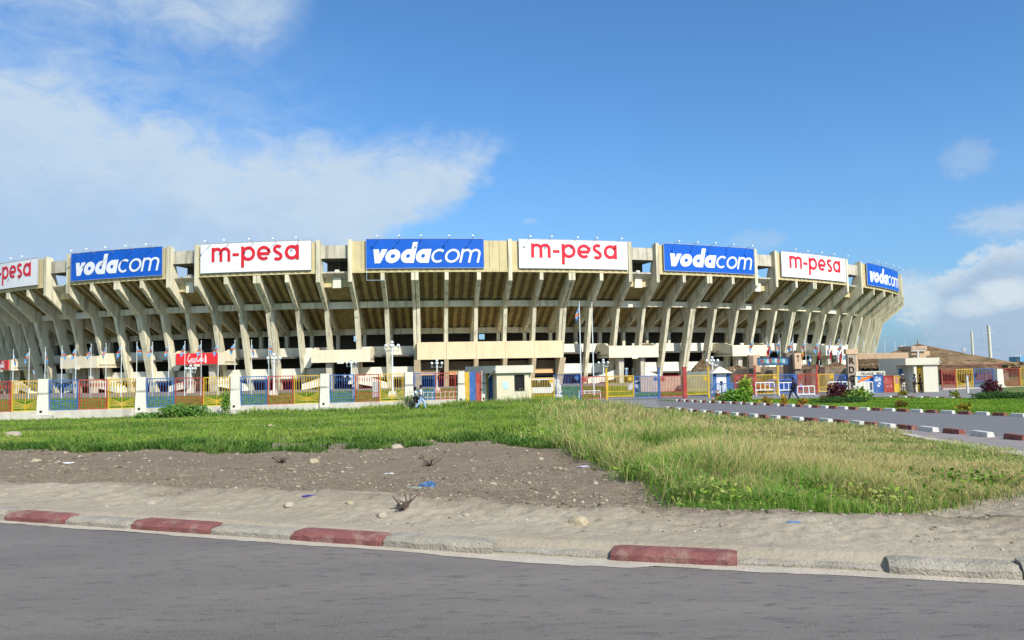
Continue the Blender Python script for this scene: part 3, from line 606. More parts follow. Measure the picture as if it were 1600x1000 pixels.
for j in range(NB + 1):
    s = cs[ctr0 + j][0]; mb = MB(org); w_ = .62 if j in (0, NB) else .42
    mb.hexa([ST(s - w_, 8.2, GZ), ST(s + w_, 8.2, GZ), ST(s + w_, 8.8, GZ), ST(s - w_, 8.8, GZ), ST(s - w_ * .85, 5.72, 3.89), ST(s + w_ * .85, 5.72, 3.89), ST(s + w_ * .85, 6.9, 3.89), ST(s - w_ * .85, 6.9, 3.89)])
    mb.build('entrance_column', entc, stad)
    if j < NB:
        a, b = cs[ctr0 + j][0], cs[ctr0 + j + 1][0]; x = MB(org); x.hexa([ST(a + .5, 7.9, 1.3), ST(a + (b - a) * .78, 7.9, 1.3), ST(a + (b - a) * .78, 8.2, 1.3), ST(a + .5, 8.2, 1.3), ST(a + .5, 7.9, 2.1), ST(a + (b - a) * .78, 7.9, 2.1), ST(a + (b - a) * .78, 8.2, 2.1), ST(a + .5, 8.2, 2.1)])
        x.build('door_lintel', mat('lintel_orange', (.72, .42, .2), .8, .06, .6), stad)
# seating bowl behind the wall, so the openings look into open air
sweep(0, NC - 1, .96, 14, 18.0, 18.25, 'seating', greyc, sl=-8.8)

# ---------------------------------------------------------------- lettering from strokes
def arc(cx, cy, rx, ry, a0, a1, n=18): return [(cx + rx * math.cos(R(a0 + (a1 - a0) * i / n)), cy + ry * math.sin(R(a0 + (a1 - a0) * i / n))) for i in range(n + 1)]
def glyph(ch, w):
    h = w / 2; r = .5 - h
    if ch == 'o': return [arc(.52, .5, .52 - h, r, 0, 360, 32)], 1.04
    if ch == 'a': return [arc(.5, .5, .5 - h, r, 0, 360, 32), [(1.0 - h, 1), (1.0 - h, 0)]], 1.0
    if ch == 'd': return [arc(.5, .5, .5 - h, r, 0, 360, 32), [(1.0 - h, 1.5), (1.0 - h, 0)]], 1.0
    if ch == 'p': return [arc(.52, .5, .5 - h, r, 0, 360, 32), [(h, 1), (h, -.45)]], 1.02
    if ch == 'c': return [arc(.5, .5, .5 - h, r, 48, 312, 24)], .9
    if ch == 'e': return [arc(.5, .5, .5 - h, r, 0, 310, 26), [(.5 + .5 - h + .0, .46), (h, .46)]], 1.0
    if ch == 'v':
        k = w * 1.08; return [([(0, 1), (.5 - k * .5, 0)], [(k, 1), (.5 + k * .5, 0)]), ([(1 - k, 1), (.5 - k * .5, 0)], [(1, 1), (.5 + k * .5, 0)])], 1.0
    if ch == 'm':
        rr = .36 - h * .6; return [[(h, 0), (h, 1)], [(h, .6)] + arc(h + rr, 1 - h - rr * .9, rr, rr * .9, 180, 0, 14) + [(h + 2 * rr, 0)], [(h + 2 * rr, .6)] + arc(h + 3 * rr, 1 - h - rr * .9, rr, rr * .9, 180, 0, 14) + [(h + 4 * rr, 0)]], 2 * h + 4 * rr
    if ch == 's': return [arc(.38, .745, .34 - h, .255 - h * .5, 30, 250, 14)[:-1] + [(.38, .5)] + arc(.38, .255, .34 - h, .255 - h * .5, 70, -150, 14)[1:]], .76
    if ch == '-': return [[(.04, .46), (.52, .46)]], .56
def ribbon(pts, w):
    n = len(pts); closed = (abs(pts[0][0] - pts[-1][0]) + abs(pts[0][1] - pts[-1][1])) < 1e-6; Lf, Rt = [], []
    for i in range(n):
        if closed: p, q = pts[(i - 1) % (n - 1)], pts[(i + 1) % (n - 1)]
        else: p, q = pts[max(i - 1, 0)], pts[min(i + 1, n - 1)]
        c = pts[i]; d1 = Vector((c[0] - p[0], c[1] - p[1])); d2 = Vector((q[0] - c[0], q[1] - c[1]))
        if d1.length < 1e-9: d1 = d2
        if d2.length < 1e-9: d2 = d1
        d1.normalize(); d2.normalize(); b = (d1 + d2); b.normalize(); k = min(2.2, 1 / max(.3, b.dot(d1))); nrm = Vector((-b.y, b.x)) * w / 2 * k
        Lf.append((c[0] + nrm.x, c[1] + nrm.y)); Rt.append((c[0] - nrm.x, c[1] - nrm.y))
    return Lf, Rt
def word(segs, gap=.16):
    """segs: (text, stroke width); returns ribbons with x normalised later"""
    out_, x = [], 0.0
    for text, w in segs:
        for ch in text:
            st, adv = glyph(ch, w)
            for s in st:
                if ch == 'v': out_.append(tuple([(a + x, b) for a, b in side] for side in s))
                else: out_.append(ribbon([(a + x, b) for a, b in s], w))
            x += adv + gap - (.1 if ch == 'v' else 0)
    return out_, x - gap
def lay(mb, ribs, fn, front, dstep=.004):
    for k, (Lf, Rt) in enumerate(ribs):
        n = len(Lf); d = front + k * dstep; P = [fn(*p, d) for p in Lf] + [fn(*p, d) for p in Rt] + [fn(*p, 0) for p in Lf] + [fn(*p, 0) for p in Rt]
        fs = [(i, i + 1, n + i + 1, n + i) for i in range(n - 1)] + [(i + 1, i, 2 * n + i, 2 * n + i + 1) for i in range(n - 1)] + [(n + i, n + i + 1, 3 * n + i + 1, 3 * n + i) for i in range(n - 1)] + [(0, n, 3 * n, 2 * n), (n - 1, 2 * n - 1 + 2 * n, 2 * n - 1, 2 * n - 1)][:1]
        mb.add(P, fs)
blue_s = mat('banner_blue', (.006, .10, .50), .55, .08, .4, .25); white_s = mat('banner_white', (.76, .77, .78), .55, .03, .4, .2); red_s = mat('banner_red', (.62, .018, .035), .55, .04, .4)
metal = mat('galvanised_metal', (.5, .5, .5), .45, .1, 3, metal=.4)
SIGNS = [(-62, 61, 'm', 'white banner with red writing cut by the left edge of the photo'), (113, 255, 'v', 'blue banner with white writing, leftmost blue one on the stadium rim'),
         (315, 487, 'm', 'white banner with red writing above the red drinks sign'), (573, 756, 'v', 'blue banner with white writing above the main entrance block'),
         (811, 980, 'm', 'white banner with red writing above the two tall flagpoles'), (1037, 1177, 'v', 'blue banner with white writing right of the two tall flagpoles'),
         (1220, 1320, 'm', 'white banner with red writing, rightmost white one on the rim'), (1353.5, 1402, 'v', 'narrow looking blue banner at the far right end of the rim')]
for pa, pb, kind_, lab in SIGNS:
    if pa < 0: sb_ = arc_at(pb); sa = sb_ - (arc_at(487) - arc_at(315))
    else: sa, sb_ = arc_at(pa), arc_at(pb)
    sm = (sa + sb_) / 2; o0 = ST(sm, -.3, 18.5); root = thing('advertising_banner', o0, lab, 'banner', 'advertising banners on the stadium rim')
    z0, z1 = 18.5, 23.22
    mb = MB(o0); N = 10; t_f = -.30
    for j in range(N):
        a, b = sa + (sb_ - sa) * j / N, sa + (sb_ - sa) * (j + 1) / N
        mb.hexa([ST(a, t_f, z0), ST(b, t_f, z0), ST(b, -.2, z0), ST(a, -.2, z0), ST(a, t_f, z1), ST(b, t_f, z1), ST(b, -.2, z1), ST(a, -.2, z1)])
    mb.build('panel', blue_s if kind_ == 'v' else white_s, root)
    # frame
    mb = MB(o0)
    for zz in (z0 - .06, z1):
        for j in range(N):
            a, b = sa + (sb_ - sa) * j / N, sa + (sb_ - sa) * (j + 1) / N
            mb.hexa([ST(a, t_f - .04, zz), ST(b, t_f - .04, zz), ST(b, -.15, zz), ST(a, -.15, zz), ST(a, t_f - .04, zz + .06), ST(b, t_f - .04, zz + .06), ST(b, -.15, zz + .06), ST(a, -.15, zz + .06)])
    for s_e in (sa - .05, sb_):
        mb.hexa([ST(s_e, t_f - .04, z0 - .06), ST(s_e + .05, t_f - .04, z0 - .06), ST(s_e + .05, -.15, z0 - .06), ST(s_e, -.15, z0 - .06), ST(s_e, t_f - .04, z1 + .06), ST(s_e + .05, t_f - .04, z1 + .06), ST(s_e + .05, -.15, z1 + .06), ST(s_e, -.15, z1 + .06)])
    mb.build('frame', metal, root)
    if kind_ == 'v':
        r1, w1 = word([('vod', .36), ('a', .36)], .06); r2, w2 = word([('com', .155)], .07)
        off = w1 + .1; ribs = r1 + [([(x + off, y) for x, y in l], [(x + off, y) for x, y in r]) for l, r in r2]; tw = off + w2; u0, u1, v0, vh, shr = .035, .955, .17, .475, .22
    else:
        ribs, tw = word([('m', .215), ('-', .2), ('pesa', .215)], .12); u0, u1, v0, vh, shr = .105, .895, .36, .5, 0
    def fn(x, y, d, sa=sa, sb_=sb_, tw=tw, u0=u0, u1=u1, v0=v0, vh=vh, shr=shr):
        x2 = x + y * shr; u = u0 + (u1 - u0) * x2 / (tw + .0); s = sa + (sb_ - sa) * u
        # follow the panel's facets
        j = min(9, max(0, int((s - sa) / (sb_ - sa) * 10))); f = (s - sa) / (sb_ - sa) * 10 - j
        A, B = ST(sa + (sb_ - sa) * j / 10, t_f - .02 - d, 0), ST(sa + (sb_ - sa) * (j + 1) / 10, t_f - .02 - d, 0)
        p = A.lerp(B, f); p.z = z0 + (z1 - z0) * (v0 + vh * y); return p
    mb = MB(o0); lay(mb, ribs, fn, .01); mb.build('lettering', white_s if kind_ == 'v' else red_s, root)
    for q in (.1, .28, .48, .69, .9):
        s = sa + (sb_ - sa) * (q + random.uniform(-.02, .02)); mb = MB(o0); ln = random.uniform(1.7, 2.1)
        mb.bar(ST(s, -.1, 23.1), ST(s, -ln, 23.45), .05); mb.bar(ST(s, -.1, 22.7), ST(s, -ln * .6, 23.3), .035)
        a = mb.build('lamp_arm', metal, root); h = MB(o0); c = ST(s, -ln - .05, 23.45); n0 = ST(s, 0, 0); n1_ = ST(s, 1, 0); ang = math.atan2((n1_ - n0).y, (n1_ - n0).x) - math.pi / 2
        h.box(c, (.28, .24, .2), ang, top=(.7, .7)); h.build('floodlight', mat('lamp_white', (.8, .8, .78), .5, .02, 2), a)

# drinks signs on two of the canopies
def script_strokes():
    S_ = []
    S_.append(([(.62, .92), (.48, 1.02), (.28, .9), (.12, .6), (.12, .25), (.3, .04), (.5, .1), (.66, .28)], .13))
    x = .72
    for ch in 'oca':
        if ch == 'o': S_.append((arc(x + .17, .26, .15, .24, 0, 360, 14), .1)); x += .4
        if ch == 'c': S_.append((arc(x + .17, .26, .15, .24, 50, 320, 12), .1)); x += .37
        if ch == 'a': S_.append((arc(x + .16, .26, .15, .24, 0, 360, 14), .1)); S_.append(([(x + .32, .5), (x + .32, .1), (x + .42, .02)], .1)); x += .46
    S_.append(([(x, .3), (x + .16, .34)], .1)); x += .18
    S_.append(([(x + .5, .92), (x + .36, 1.02), (x + .18, .9), (x + .06, .6), (x + .06, .25), (x + .22, .04), (x + .42, .1), (x + .55, .28)], .13)); x += .56
    S_.append((arc(x + .17, .26, .15, .24, 0, 360, 14), .1)); x += .38
    S_.append(([(x, .1), (x + .2, .9), (x + .1, 1.05), (x + .02, .8), (x + .04, .1), (x + .16, .02)], .08)); x += .2
    S_.append((arc(x + .16, .26, .15, .24, 0, 360, 14), .1)); S_.append(([(x + .32, .5), (x + .32, .1), (x + .44, .02)], .1)); x += .5
    S_.append(([(.35, -.06), (.9, -.2), (1.5, -.1), (2.2, -.14)], .07))
    return [ribbon(p, w) for p, w in S_], x
red_c = mat('drinks_red', (.72, .03, .03), .5, .05, .4)
def drinks_sign(i, lab, half=4.0, off=0.0, bottle=True):
    c = (cs[i][0] + cs[i + 1][0]) / 2 + off; o0 = ST(c, 4.0, 3.9); root = thing('drinks_sign', o0, lab, 'sign')
    a, b = c - half, c + half; mb = MB(o0); z0, z1 = 3.86, 5.72; tf = 4.0
    def face(u, z, d): p = ST(a, tf, 0).lerp(ST(b, tf, 0), u); n = (ST(c, 0, 0) - ST(c, 1, 0)); p = p + n * d; p.z = z; return p
    mb.hexa([face(0, z0, 0), face(1, z0, 0), face(1, z0, -.12), face(0, z0, -.12), face(0, z1, 0), face(1, z1, 0), face(1, z1, -.12), face(0, z1, -.12)]); mb.build('panel', red_c, root)
    ribs, tw = script_strokes(); mb = MB(o0); W_ = .4
    lay(mb, ribs, lambda x, y, d: face(.27 + W_ * (x + .12 * y) / tw, z0 + .42 + (z1 - z0) * .62 * y, .01 + d), .01); mb.build('lettering', white_s, root)
    if bottle:
        mb = MB(o0); bp = [(-.5, 0), (-.5, .3), (-.38, .42), (-.5, .6), (-.42, .7), (-.2, .85), (-.2, 1), (.2, 1), (.2, .85), (.42, .7), (.5, .6), (.38, .42), (.5, .3), (.5, 0)]
        P = [face(.715 + x * .045, z0 + .2 + 1.45 * y, .02) for x, y in bp]; mb.add(P, [tuple(range(len(P)))]); mb.build('bottle_emblem', white_s, root)
drinks_sign(cano[1], 'red drinks sign with white script and bottle on a stadium canopy')
drinks_sign(cano[0] - 5 if False else min(notch, key=lambda n: abs(cs[n][0] - (cs[cano[0]][0] - 5 * 5.25))), 'red drinks sign cut by the left edge of the photo')
canopy(min(notch, key=lambda n: abs(cs[n][0] - (cs[cano[0]][0] - 5 * 5.25))))

# ---------------------------------------------------------------- painted fence, left part
FB = -1.12
def fpt(px, z=0.0, dz=0.0): Y = fenceD(px) + dz; return Vector((XP(px, Y), Y, z))
YEL, BLU, RED = mat('yellow_paint', (.56, .36, .03), .6, .16, 2, fine=.2, dust=.25), mat('blue_paint', (.035, .12, .34), .6, .16, 2, fine=.2, dust=.15), mat('red_paint', (.36, .05, .04), .6, .16, 2, fine=.2, dust=.15)
PAINT = {'y': YEL, 'b': BLU, 'r': RED}; CN = {'y': 'yellow', 'b': 'blue', 'r': 'red'}
pillm = mat('pillar_plaster', (.62, .60, .51), .85, .05, 1.5, .2, streak=.4, scol=(.45, .42, .36), fine=.12); plinm = mat('plinth_plaster', (.50, .475, .40), .9, .1, 1.5, .3, streak=.7, scol=(.3, .28, .24), fine=.25)
def fence_panel(A, B, c, root, org_, z0=-.5, z1=1.66):
    mb = MB(org_); u = B - A; l = u.length; u.normalize(); n = Vector((-u.y, u.x, 0)); w = .045
    def P(s, z, d=0): return A + u * s + n * d + Vector((0, 0, z))
    for z in (z0, z1): mb.bar(P(0, z), P(l, z), .07)
    for s in (.04, l - .04): mb.bar(P(s, z0 + .035), P(s, z1 - .035), .08)
    N = 10; hm = z0 + .72
    for k in range(1, N):
        s = l * k / N; zb = hm + .0 if c == 'y' else z0
        mb.bar(P(s, zb), P(s, z1 - .035), w * (.8 if c == 'y' else .6))
        mb.bar(P(s, z1 - .52, .002), P(s, z1 - .26, .002), .11, .05)
    c0 = l / 2                                                   # fan of bars in the lower third
    if c == 'y':
        for k in range(5):
            e = (k + .7) / 5.2
            for sg in (-1, 1): mb.bar(P(c0, z0 + .05 + (1 - e) * .1 + e * .04 + .58 * (1 - (1 - e)) * .0 + .62 * e * .55, .003), P(c0 + sg * l * .46, z0 + .1 + .72 * e, .003), .04)
        mb.bar(P(c0, z0), P(c0, hm + .3), .045)
    else:
        for k in range(4):
            for sg in (-1, 1): mb.bar(P(c0, z0 + .12 + .14 * k, .003), P(c0 + sg * l * .45, z0 + .26 + .14 * k, .003), .03)
        mb.bar(P(0, hm - .03, .004), P(l, hm - .03, .004), .045)
    return mb.build('panel', PAINT[c], root)
PIL = [-77, 69, 221, 368, 507, 638.5, 720, 755.5]
PILN = ['outside the left edge of the photo', 'furthest left, on the wide white footing', 'right of the leftmost pillar', 'between the bush and the third fence bay', 'right of the third bay in front of the stadium', 'behind the two walkers in the grass', 'left of the solid coloured boards', 'between the two sets of solid boards']
def pillar(px, lab, s=1.0):
    p = fpt(px, FB); o = thing('fence_pillar', p, 'tapered white fence pillar ' + lab, 'pillar', 'white fence pillars'); ang = .25
    b = MB(p); b.box(p + Vector((0, 0, .1 * s)), (1.5 * s, .9 * s, .34 * s), ang); b.build('footing', plinm, o)
    b = MB(p); b.box(p + Vector((0, 0, 1.02)), (.86 * s, .7 * s, 1.5), ang, top=(.84, .84)); b.box(p + Vector((0, 0, 2.4)), (.7 * s, .6 * s, 1.02), ang, top=(1.0, .96)); b.build('shaft', pillm, o, bevel=.02)
    b = MB(p); b.box(p + Vector((0, 0, 1.83)), (.76 * s, .64 * s, .05), ang); b.build('band', plinm, o)
    b = MB(p); b.box(p + Vector((.0, -.36 * s, .55)), (.16, .06, .16), ang); b.build('lamp_socket', dark, o)
for px, lab in zip(PIL, PILN): pillar(px, lab, .95 if px < 700 else (.8 if px < 740 else .6))
BAYL = ['fence bay at the left edge of the photo', 'second fence bay, left of the overgrown one', 'overgrown fence bay with a creeper under the drinks sign', 'fence bay right of the overgrown one', 'fence bay just left of the walkers', 'short fence bay behind the walkers']
seqs = ['bry', 'bry', 'bry', 'bry', 'bry', 'br']
for k in range(6):
    A, B = fpt(PIL[k] + 7.5), fpt(PIL[k + 1] - 7.5); o0 = (A + B) / 2 + Vector((0, 0, FB)); root = thing('fence_bay', o0, BAYL[k] + (', blue, red and yellow' if len(seqs[k]) == 3 else ', blue and red'), 'fence', 'painted fence bays on a white plinth')
    n = len(seqs[k]); mb = MB(o0); u = (B - A).normalized(); ang = math.atan2(u.y, u.x); mb.box(o0 + Vector((0, 0, .22)), ((B - A).length - .1, .28, .74), ang); mb.build('plinth', plinm, root)
    for j in range(n):
        fence_panel(A.lerp(B, (j + .015) / n), A.lerp(B, (j + .985) / n), seqs[k][j], root, o0)
def board(px0, px1, c, z0, z1, lab, dz=0.0, group='solid coloured boards beside the gates', marks=True, name='painted_board', txt=None):
    A, B = fpt(px0, 0, dz), fpt(px1, 0, dz); o0 = (A + B) / 2 + Vector((0, 0, z0)); root = thing(name, o0, lab, 'board', group); u = (B - A).normalized(); ang = math.atan2(u.y, u.x)
    mb = MB(o0); mb.box(o0 + Vector((0, 0, (z1 - z0) / 2)), ((B - A).length - .04, .05, z1 - z0), ang); mb.build('sheet', PAINT[c], root)
    mb = MB(o0)
    for s in (0, 1): q = A.lerp(B, s); mb.bar(q + Vector((0, -.03, z0)), q + Vector((0, -.03, z1 + .06)), .07)
    mb.build('frame', PAINT[c], root); return root
for a, b, c, z, lab in ((726, 732.8, 'y', 1.7, 'tall narrow yellow board left of the gatehouse with the hanging roof'), (733, 742.6, 'b', 1.7, 'tall blue board between the yellow and red ones left of the gatehouse'), (743, 751, 'r', 1.62, 'tall red board against the tapered pillar left of the gatehouse'),
                        (758.5, 762.2, 'y', 1.6, 'narrow yellow board touching the left gatehouse side'), (762.4, 770, 'b', 1.6, 'blue board touching the left gatehouse side'), (770.2, 775.6, 'r', 1.52, 'red board nearest the left gatehouse wall')):
    board(a, b, c, -.85, z, lab)

# ---------------------------------------------------------------- gates of the forecourt
GS = [(829, 866, 'y', 591, 'right beside the left gatehouse'), (867, 907.5, 'b', 586, 'tallest, swung open left of the flagpole'), (908.5, 947, 'r', 589, 'behind the two tall flagpoles'), (948.5, 990, 'y', 588, 'right of the two tall flagpoles'),
      (991, 1029, 'b', 588, 'in front of the arched pale object'), (1030, 1068, 'r', 588, 'before the small thatched hut'), (1071, 1106.5, 'y', 587.5, 'left of the white kiosk'), (1108, 1146, 'b', 600, 'low, in front of the white kiosk'),
      (1147.5, 1179, 'r', 586, 'behind the bright green shrub'), (1180.5, 1215, 'y', 586, 'left of the walking man in blue'), (1217, 1245, 'b', 585.5, 'behind the walking man in blue'), (1246.5, 1276, 'r', 585, 'between the walking man and the yellow gate'),
      (1278, 1302.5, 'y', 585, 'left of the dark red bush'), (1303.5, 1325, 'b', 586, 'behind the dark red bush')]
for k, (a, b, c, yt, lab) in enumerate(GS):
    A, B = fpt(a), fpt(b); zt_ = AT(a, yt, A.y).z
    z0 = -.93 if k not in (3, 6) else -.8; o0 = (A + B) / 2 + Vector((0, 0, z0)); root = thing('gate_leaf', o0, CN[c] + ' barred steel gate leaf ' + lab, 'gate', 'painted gate leaves of the forecourt')
    if k == 1: A = A + Vector((0, 2.2, 0)); 
    u = (B - A); l = u.length; u.normalize()
    def P(s, z, d=0): return A + u * s + Vector((0, d, z))
    mb = MB(o0)
    for z in (z0 + .06, zt_): mb.bar(P(0, z), P(l, z), .075)
    for s in (.03, l - .03): mb.bar(P(s, z0), P(s, zt_ + .02), .09)
    mb.build('frame', PAINT[c], root); mb = MB(o0); N = max(9, int(l / .15))
    for j in range(1, N): mb.bar(P(l * j / N, z0 + .1), P(l * j / N, zt_ - .04), .034)
    mb.bar(P(0, z0 + .5, .01), P(l, z0 + .5, .01), .04); mb.build('bars', PAINT[c], root)
    mb = MB(o0); q = .86 if c != 'r' else .14
    cpt = P(l * q, zt_ - .28, -.05); mb.tube(cpt, cpt + Vector((0, -.04, 0)), .17, n=12)
    for e in range(8): t = e * math.pi / 4; mb.bar(cpt + Vector((math.cos(t) * .14, -.02, math.sin(t) * .14)), cpt + Vector((math.cos(t) * .24, -.02, math.sin(t) * .24)), .06)
    mb.build('emblem', PAINT[c], root)
for px, c, lab in ((947.5, 'y', 'between the red and yellow gates at the tall flagpoles'), (1029.5, 'b', 'slim blue post left of the thatched hut'), (1069.5, 'r', 'thick red post right of the red gate'), (1106.8, 'y', 'left of the white kiosk'), (1180, 'r', 'behind the bright shrub'), (1215.5, 'y', 'left of the walking man'), (1276.6, 'r', 'left of the yellow gate by the red bush')):
    p = fpt(px, -1.1); mb = MB(p); w = .34 if c == 'r' and px < 1100 else .16; mb.box(p + Vector((0, 0, 1.4)), (w, w, 2.85)); mb.box(p + Vector((0, 0, 2.86)), (w + .06, w + .06, .08)); o = mb.build('gate_post', PAINT[c]); tag(o, CN[c] + ' painted steel gate post ' + lab, 'gate post', 'gate posts')

# gatehouses
pale = mat('gatehouse_paint', (.63, .58, .41), .8, .04, .8, .1, streak=.3, scol=(.5, .44, .32)); white_w = mat('gatehouse_white', (.62, .59, .475), .8, .03, .8, .1, streak=.2, scol=(.5, .46, .36)); glass = mat('dark_glass', (.03, .035, .03), .15, .1, 2)
def local(o0, ang): 
    ca, sa = math.cos(ang), math.sin(ang)
    return lambda x, y, z: o0 + Vector((x * ca - y * sa, x * sa + y * ca, z))
p0 = Vector((XP(776, 66.5), 66.5, -1.1)); root = thing('gatehouse', p0, 'cream gatehouse with overhanging flat roof beside the walkers', 'gatehouse', rz=0); ang = R(12); Lp = local(p0, ang)
def lbox(org_, Lf, x0, x1, y0, y1, z0, z1, name, m, root, bevel=0, mb=None):
    b = mb or MB(org_); b.hexa([Lf(x0, y0, z0), Lf(x1, y0, z0), Lf(x1, y1, z0), Lf(x0, y1, z0), Lf(x0, y0, z1), Lf(x1, y0, z1), Lf(x1, y1, z1), Lf(x0, y1, z1)])
    return b.build(name, m, root, bevel=bevel) if name else None
mb = MB(p0)
for a in ((0, 1.5, 0, .2, 0, 2.65), (2.38, 2.75, 0, .2, 0, 2.65), (1.5, 2.38, 0, .2, 0, 1.1), (1.5, 2.38, 0, .2, 2.5, 2.65), (0, .2, .2, 4, 0, 2.65), (.2, 2.75, 3.8, 4, 0, 2.65), (2.55, 2.75, .2, 3.8, 0, 2.65)): lbox(p0, Lp, *a, None, None, None, mb=mb)
mb.build('wall', pale, root)
lbox(p0, Lp, 1.5, 2.38, .12, .15, 1.1, 2.5, 'window', glass, root)
mb = MB(p0)
for k in range(6): mb.bar(Lp(1.56 + .15 * k, .06, 1.1), Lp(1.56 + .15 * k, .06, 2.5), .03)
mb.build('window_bars', dark, root)
mb = MB(p0); P = [(-.12, -.25), (3.1, -.25), (3.1, 4.2), (-2.0, 4.2)]
mb.add([Lp(x, y, 2.66) for x, y in P] + [Lp(x, y, 3.28) for x, y in P], [(3, 2, 1, 0), (4, 5, 6, 7), (0, 1, 5, 4), (1, 2, 6, 5), (2, 3, 7, 6), (3, 0, 4, 7)]); mb.build('roof', white_w, root)
mb = MB(p0); mb.tube(Lp(-.6, .6, 2.3), Lp(-.2, -.1, 2.9), .05); mb.ball(Lp(-.15, -.15, 2.95), .09); mb.build('wall_lamp', metal, root)
mb = MB(p0); lbox(p0, Lp, .55, .98, -.03, -.01, 1.35, 1.95, None, None, None, mb=mb); mb.build('notice', mat('notice_blue', (.45, .68, .78), .6, .2, 8), root)
mb = MB(p0); lbox(p0, Lp, 2.76, 3.0, .3, .6, 0, 2.65, None, None, None, mb=mb); mb.build('buttress', pale, root)

p1 = Vector((XP(1430, 78), 78, -1.1)); Lq = local(p1, R(3)); root = thing('gatehouse', p1, 'white gatehouse with a grilled doorway behind three standing people', 'gatehouse')
mb = MB(p1)
for a in ((-.1, .18, 0, .2, 0, 2.65), (.84, 2.3, 0, .2, 0, 2.65), (.18, .84, 0, .2, 2.6, 2.65), (2.1, 2.3, .2, 4, 0, 2.65), (-1.0, -.1, 1.6, 1.8, 0, 2.65), (-.1, .1, .2, 1.6, 0, 2.65), (-1.0, -.8, 1.8, 5, 0, 2.65)): lbox(p1, Lq, *a, None, None, None, mb=mb)
mb.build('wall', white_w, root)
mb = MB(p1); lbox(p1, Lq, -1.0, 2.42, -.2, 5, 2.66, 3.33, None, None, None, mb=mb); mb.build('roof', white_w, root)
mb = MB(p1)
for k in range(5): mb.bar(Lq(.22 + .145 * k, .08, 0), Lq(.22 + .145 * k, .08, 2.6), .03)
for k in range(10): mb.bar(Lq(.18, .1, .15 + .26 * k), Lq(.84, .1, .15 + .26 * k), .03)
mb.build('door_grille', YEL, root); lbox(p1, Lq, .16, .9, .7, .74, 0, 2.6, 'doorway', dark, root)
lbox(p1, Lq, -.75, -.35, 1.56, 1.59, 1.7, 2.3, 'sign_plate', BLU, root)
mb = MB(p1); mb.box(Lq(2.42, -.1, 2.9), (.22, .3, .14), .4); mb.build('camera_box', metal, root)
# flag advert, painted sheets and name board left of the white gatehouse
def sheet(px0, px1, y0, y1, Y, lab, cat, name, m, d=.06, frame=None):
    A, B = AT(px0, y1, Y), AT(px1, y1, Y); top = AT(px0, y0, Y).z; o0 = Vector((A.x, Y, A.z)); root = thing(name, o0, lab, cat)
    mb = MB(o0); mb.box(((A.x + B.x) / 2, Y, (A.z + top) / 2), (B.x - A.x, d, top - A.z)); mb.build('panel', m, root)
    if frame:
        mb = MB(o0)
        for (a, b) in (((A.x, A.z), (B.x, A.z)), ((A.x, top), (B.x, top)), ((A.x, A.z), (A.x, top)), ((B.x, A.z), (B.x, top))): mb.bar((a[0], Y - .03, a[1]), (b[0], Y - .03, b[1]), .08)
        mb.build('frame', frame, root)
    return root, A, B, top, o0
def put_text(root, o0, s, x0, x1, y, z0, h, m, name='lettering', ang=0.0, off=.0):
    c = bpy.data.curves.new('t', 'FONT'); c.body = s; c.size = 1; c.offset = off; c.extrude = .01; o = bpy.data.objects.new('t', c); C.objects.link(o)
    me = bpy.data.meshes.new_from_object(o.evaluated_get(bpy.context.evaluated_depsgraph_get())); bpy.data.objects.remove(o)
    co_ = np.array([v.co for v in me.vertices]); mn, mx_ = co_.min(0), co_.max(0); w = mx_[0] - mn[0]; H = mx_[1] - mn[1]
    for v in me.vertices:
        x = x0 + (v.co.x - mn[0]) / w * (x1 - x0); v.co = (x - o0.x, y - o0.y - v.co.z, z0 + (v.co.y - mn[1]) / H * h - o0.z)
    me.materials.clear(); me.materials.append(m); t = bpy.data.objects.new(name, me); C.objects.link(t); t.parent = root; return t
root, A, B, top, o0 = sheet(1337, 1365, 581, 616, 79.0, 'white framed advert with a blue, yellow and red flag left of the blue sheet', 'advert board', 'advert_board', white_w)
mb = MB(o0); wd = B.x - A.x - .3; q0 = A.x + .28; zb, zt_ = A.z + 1.15, top - .34; hh = zt_ - zb; Yf = 79 - .045
mb.cur = 0; mb.box((q0 + wd / 2, Yf, (zb + zt_) / 2), (wd, .02, hh))
mb.cur = 1; mb.add([(q0, Yf - .015, zb + hh * .0), (q0 + wd * .2, Yf - .015, zb), (q0 + wd, Yf - .015, zt_ - hh * .3), (q0 + wd, Yf - .015, zt_), (q0 + wd * .8, Yf - .015, zt_), (q0, Yf - .015, zb + hh * .3)], [(0, 1, 2, 3, 4, 5)])
mb.cur = 2; mb.add([(q0, Yf - .02, zb + hh * .0 + .03), (q0 + wd * .13, Yf - .02, zb), (q0 + wd, Yf - .02, zt_ - hh * .22), (q0 + wd, Yf - .02, zt_ - .02), (q0 + wd * .87, Yf - .02, zt_), (q0, Yf - .02, zb + hh * .22)], [(0, 1, 2, 3, 4, 5)])
mb.cur = 1; cx_, cz_ = q0 + wd * .27, zt_ - hh * .3; P = [(cx_ + (.2 if k % 2 == 0 else .08) * math.sin(k * math.pi / 5), Yf - .02, cz_ + (.2 if k % 2 == 0 else .08) * math.cos(k * math.pi / 5)) for k in range(10)]; mb.add(P, [tuple(range(10))[::-1]])
mb.build('flag_picture', [mat('flag_blue', (.05, .25, .75), .6, .05, 2), YEL, mat('flag_orange', (.75, .16, .03), .6, .05, 2)], root)
root, A, B, top, o0 = sheet(1337, 1383, 580.5, 587.5, 78.9, 'white name board with black capitals above the flag advert', 'name board', 'name_board', white_w)
put_text(root, o0, 'VILLAGE   BELA', A.x + .5, B.x - .12, 78.9 - .045, A.z + .09, .24, dark)
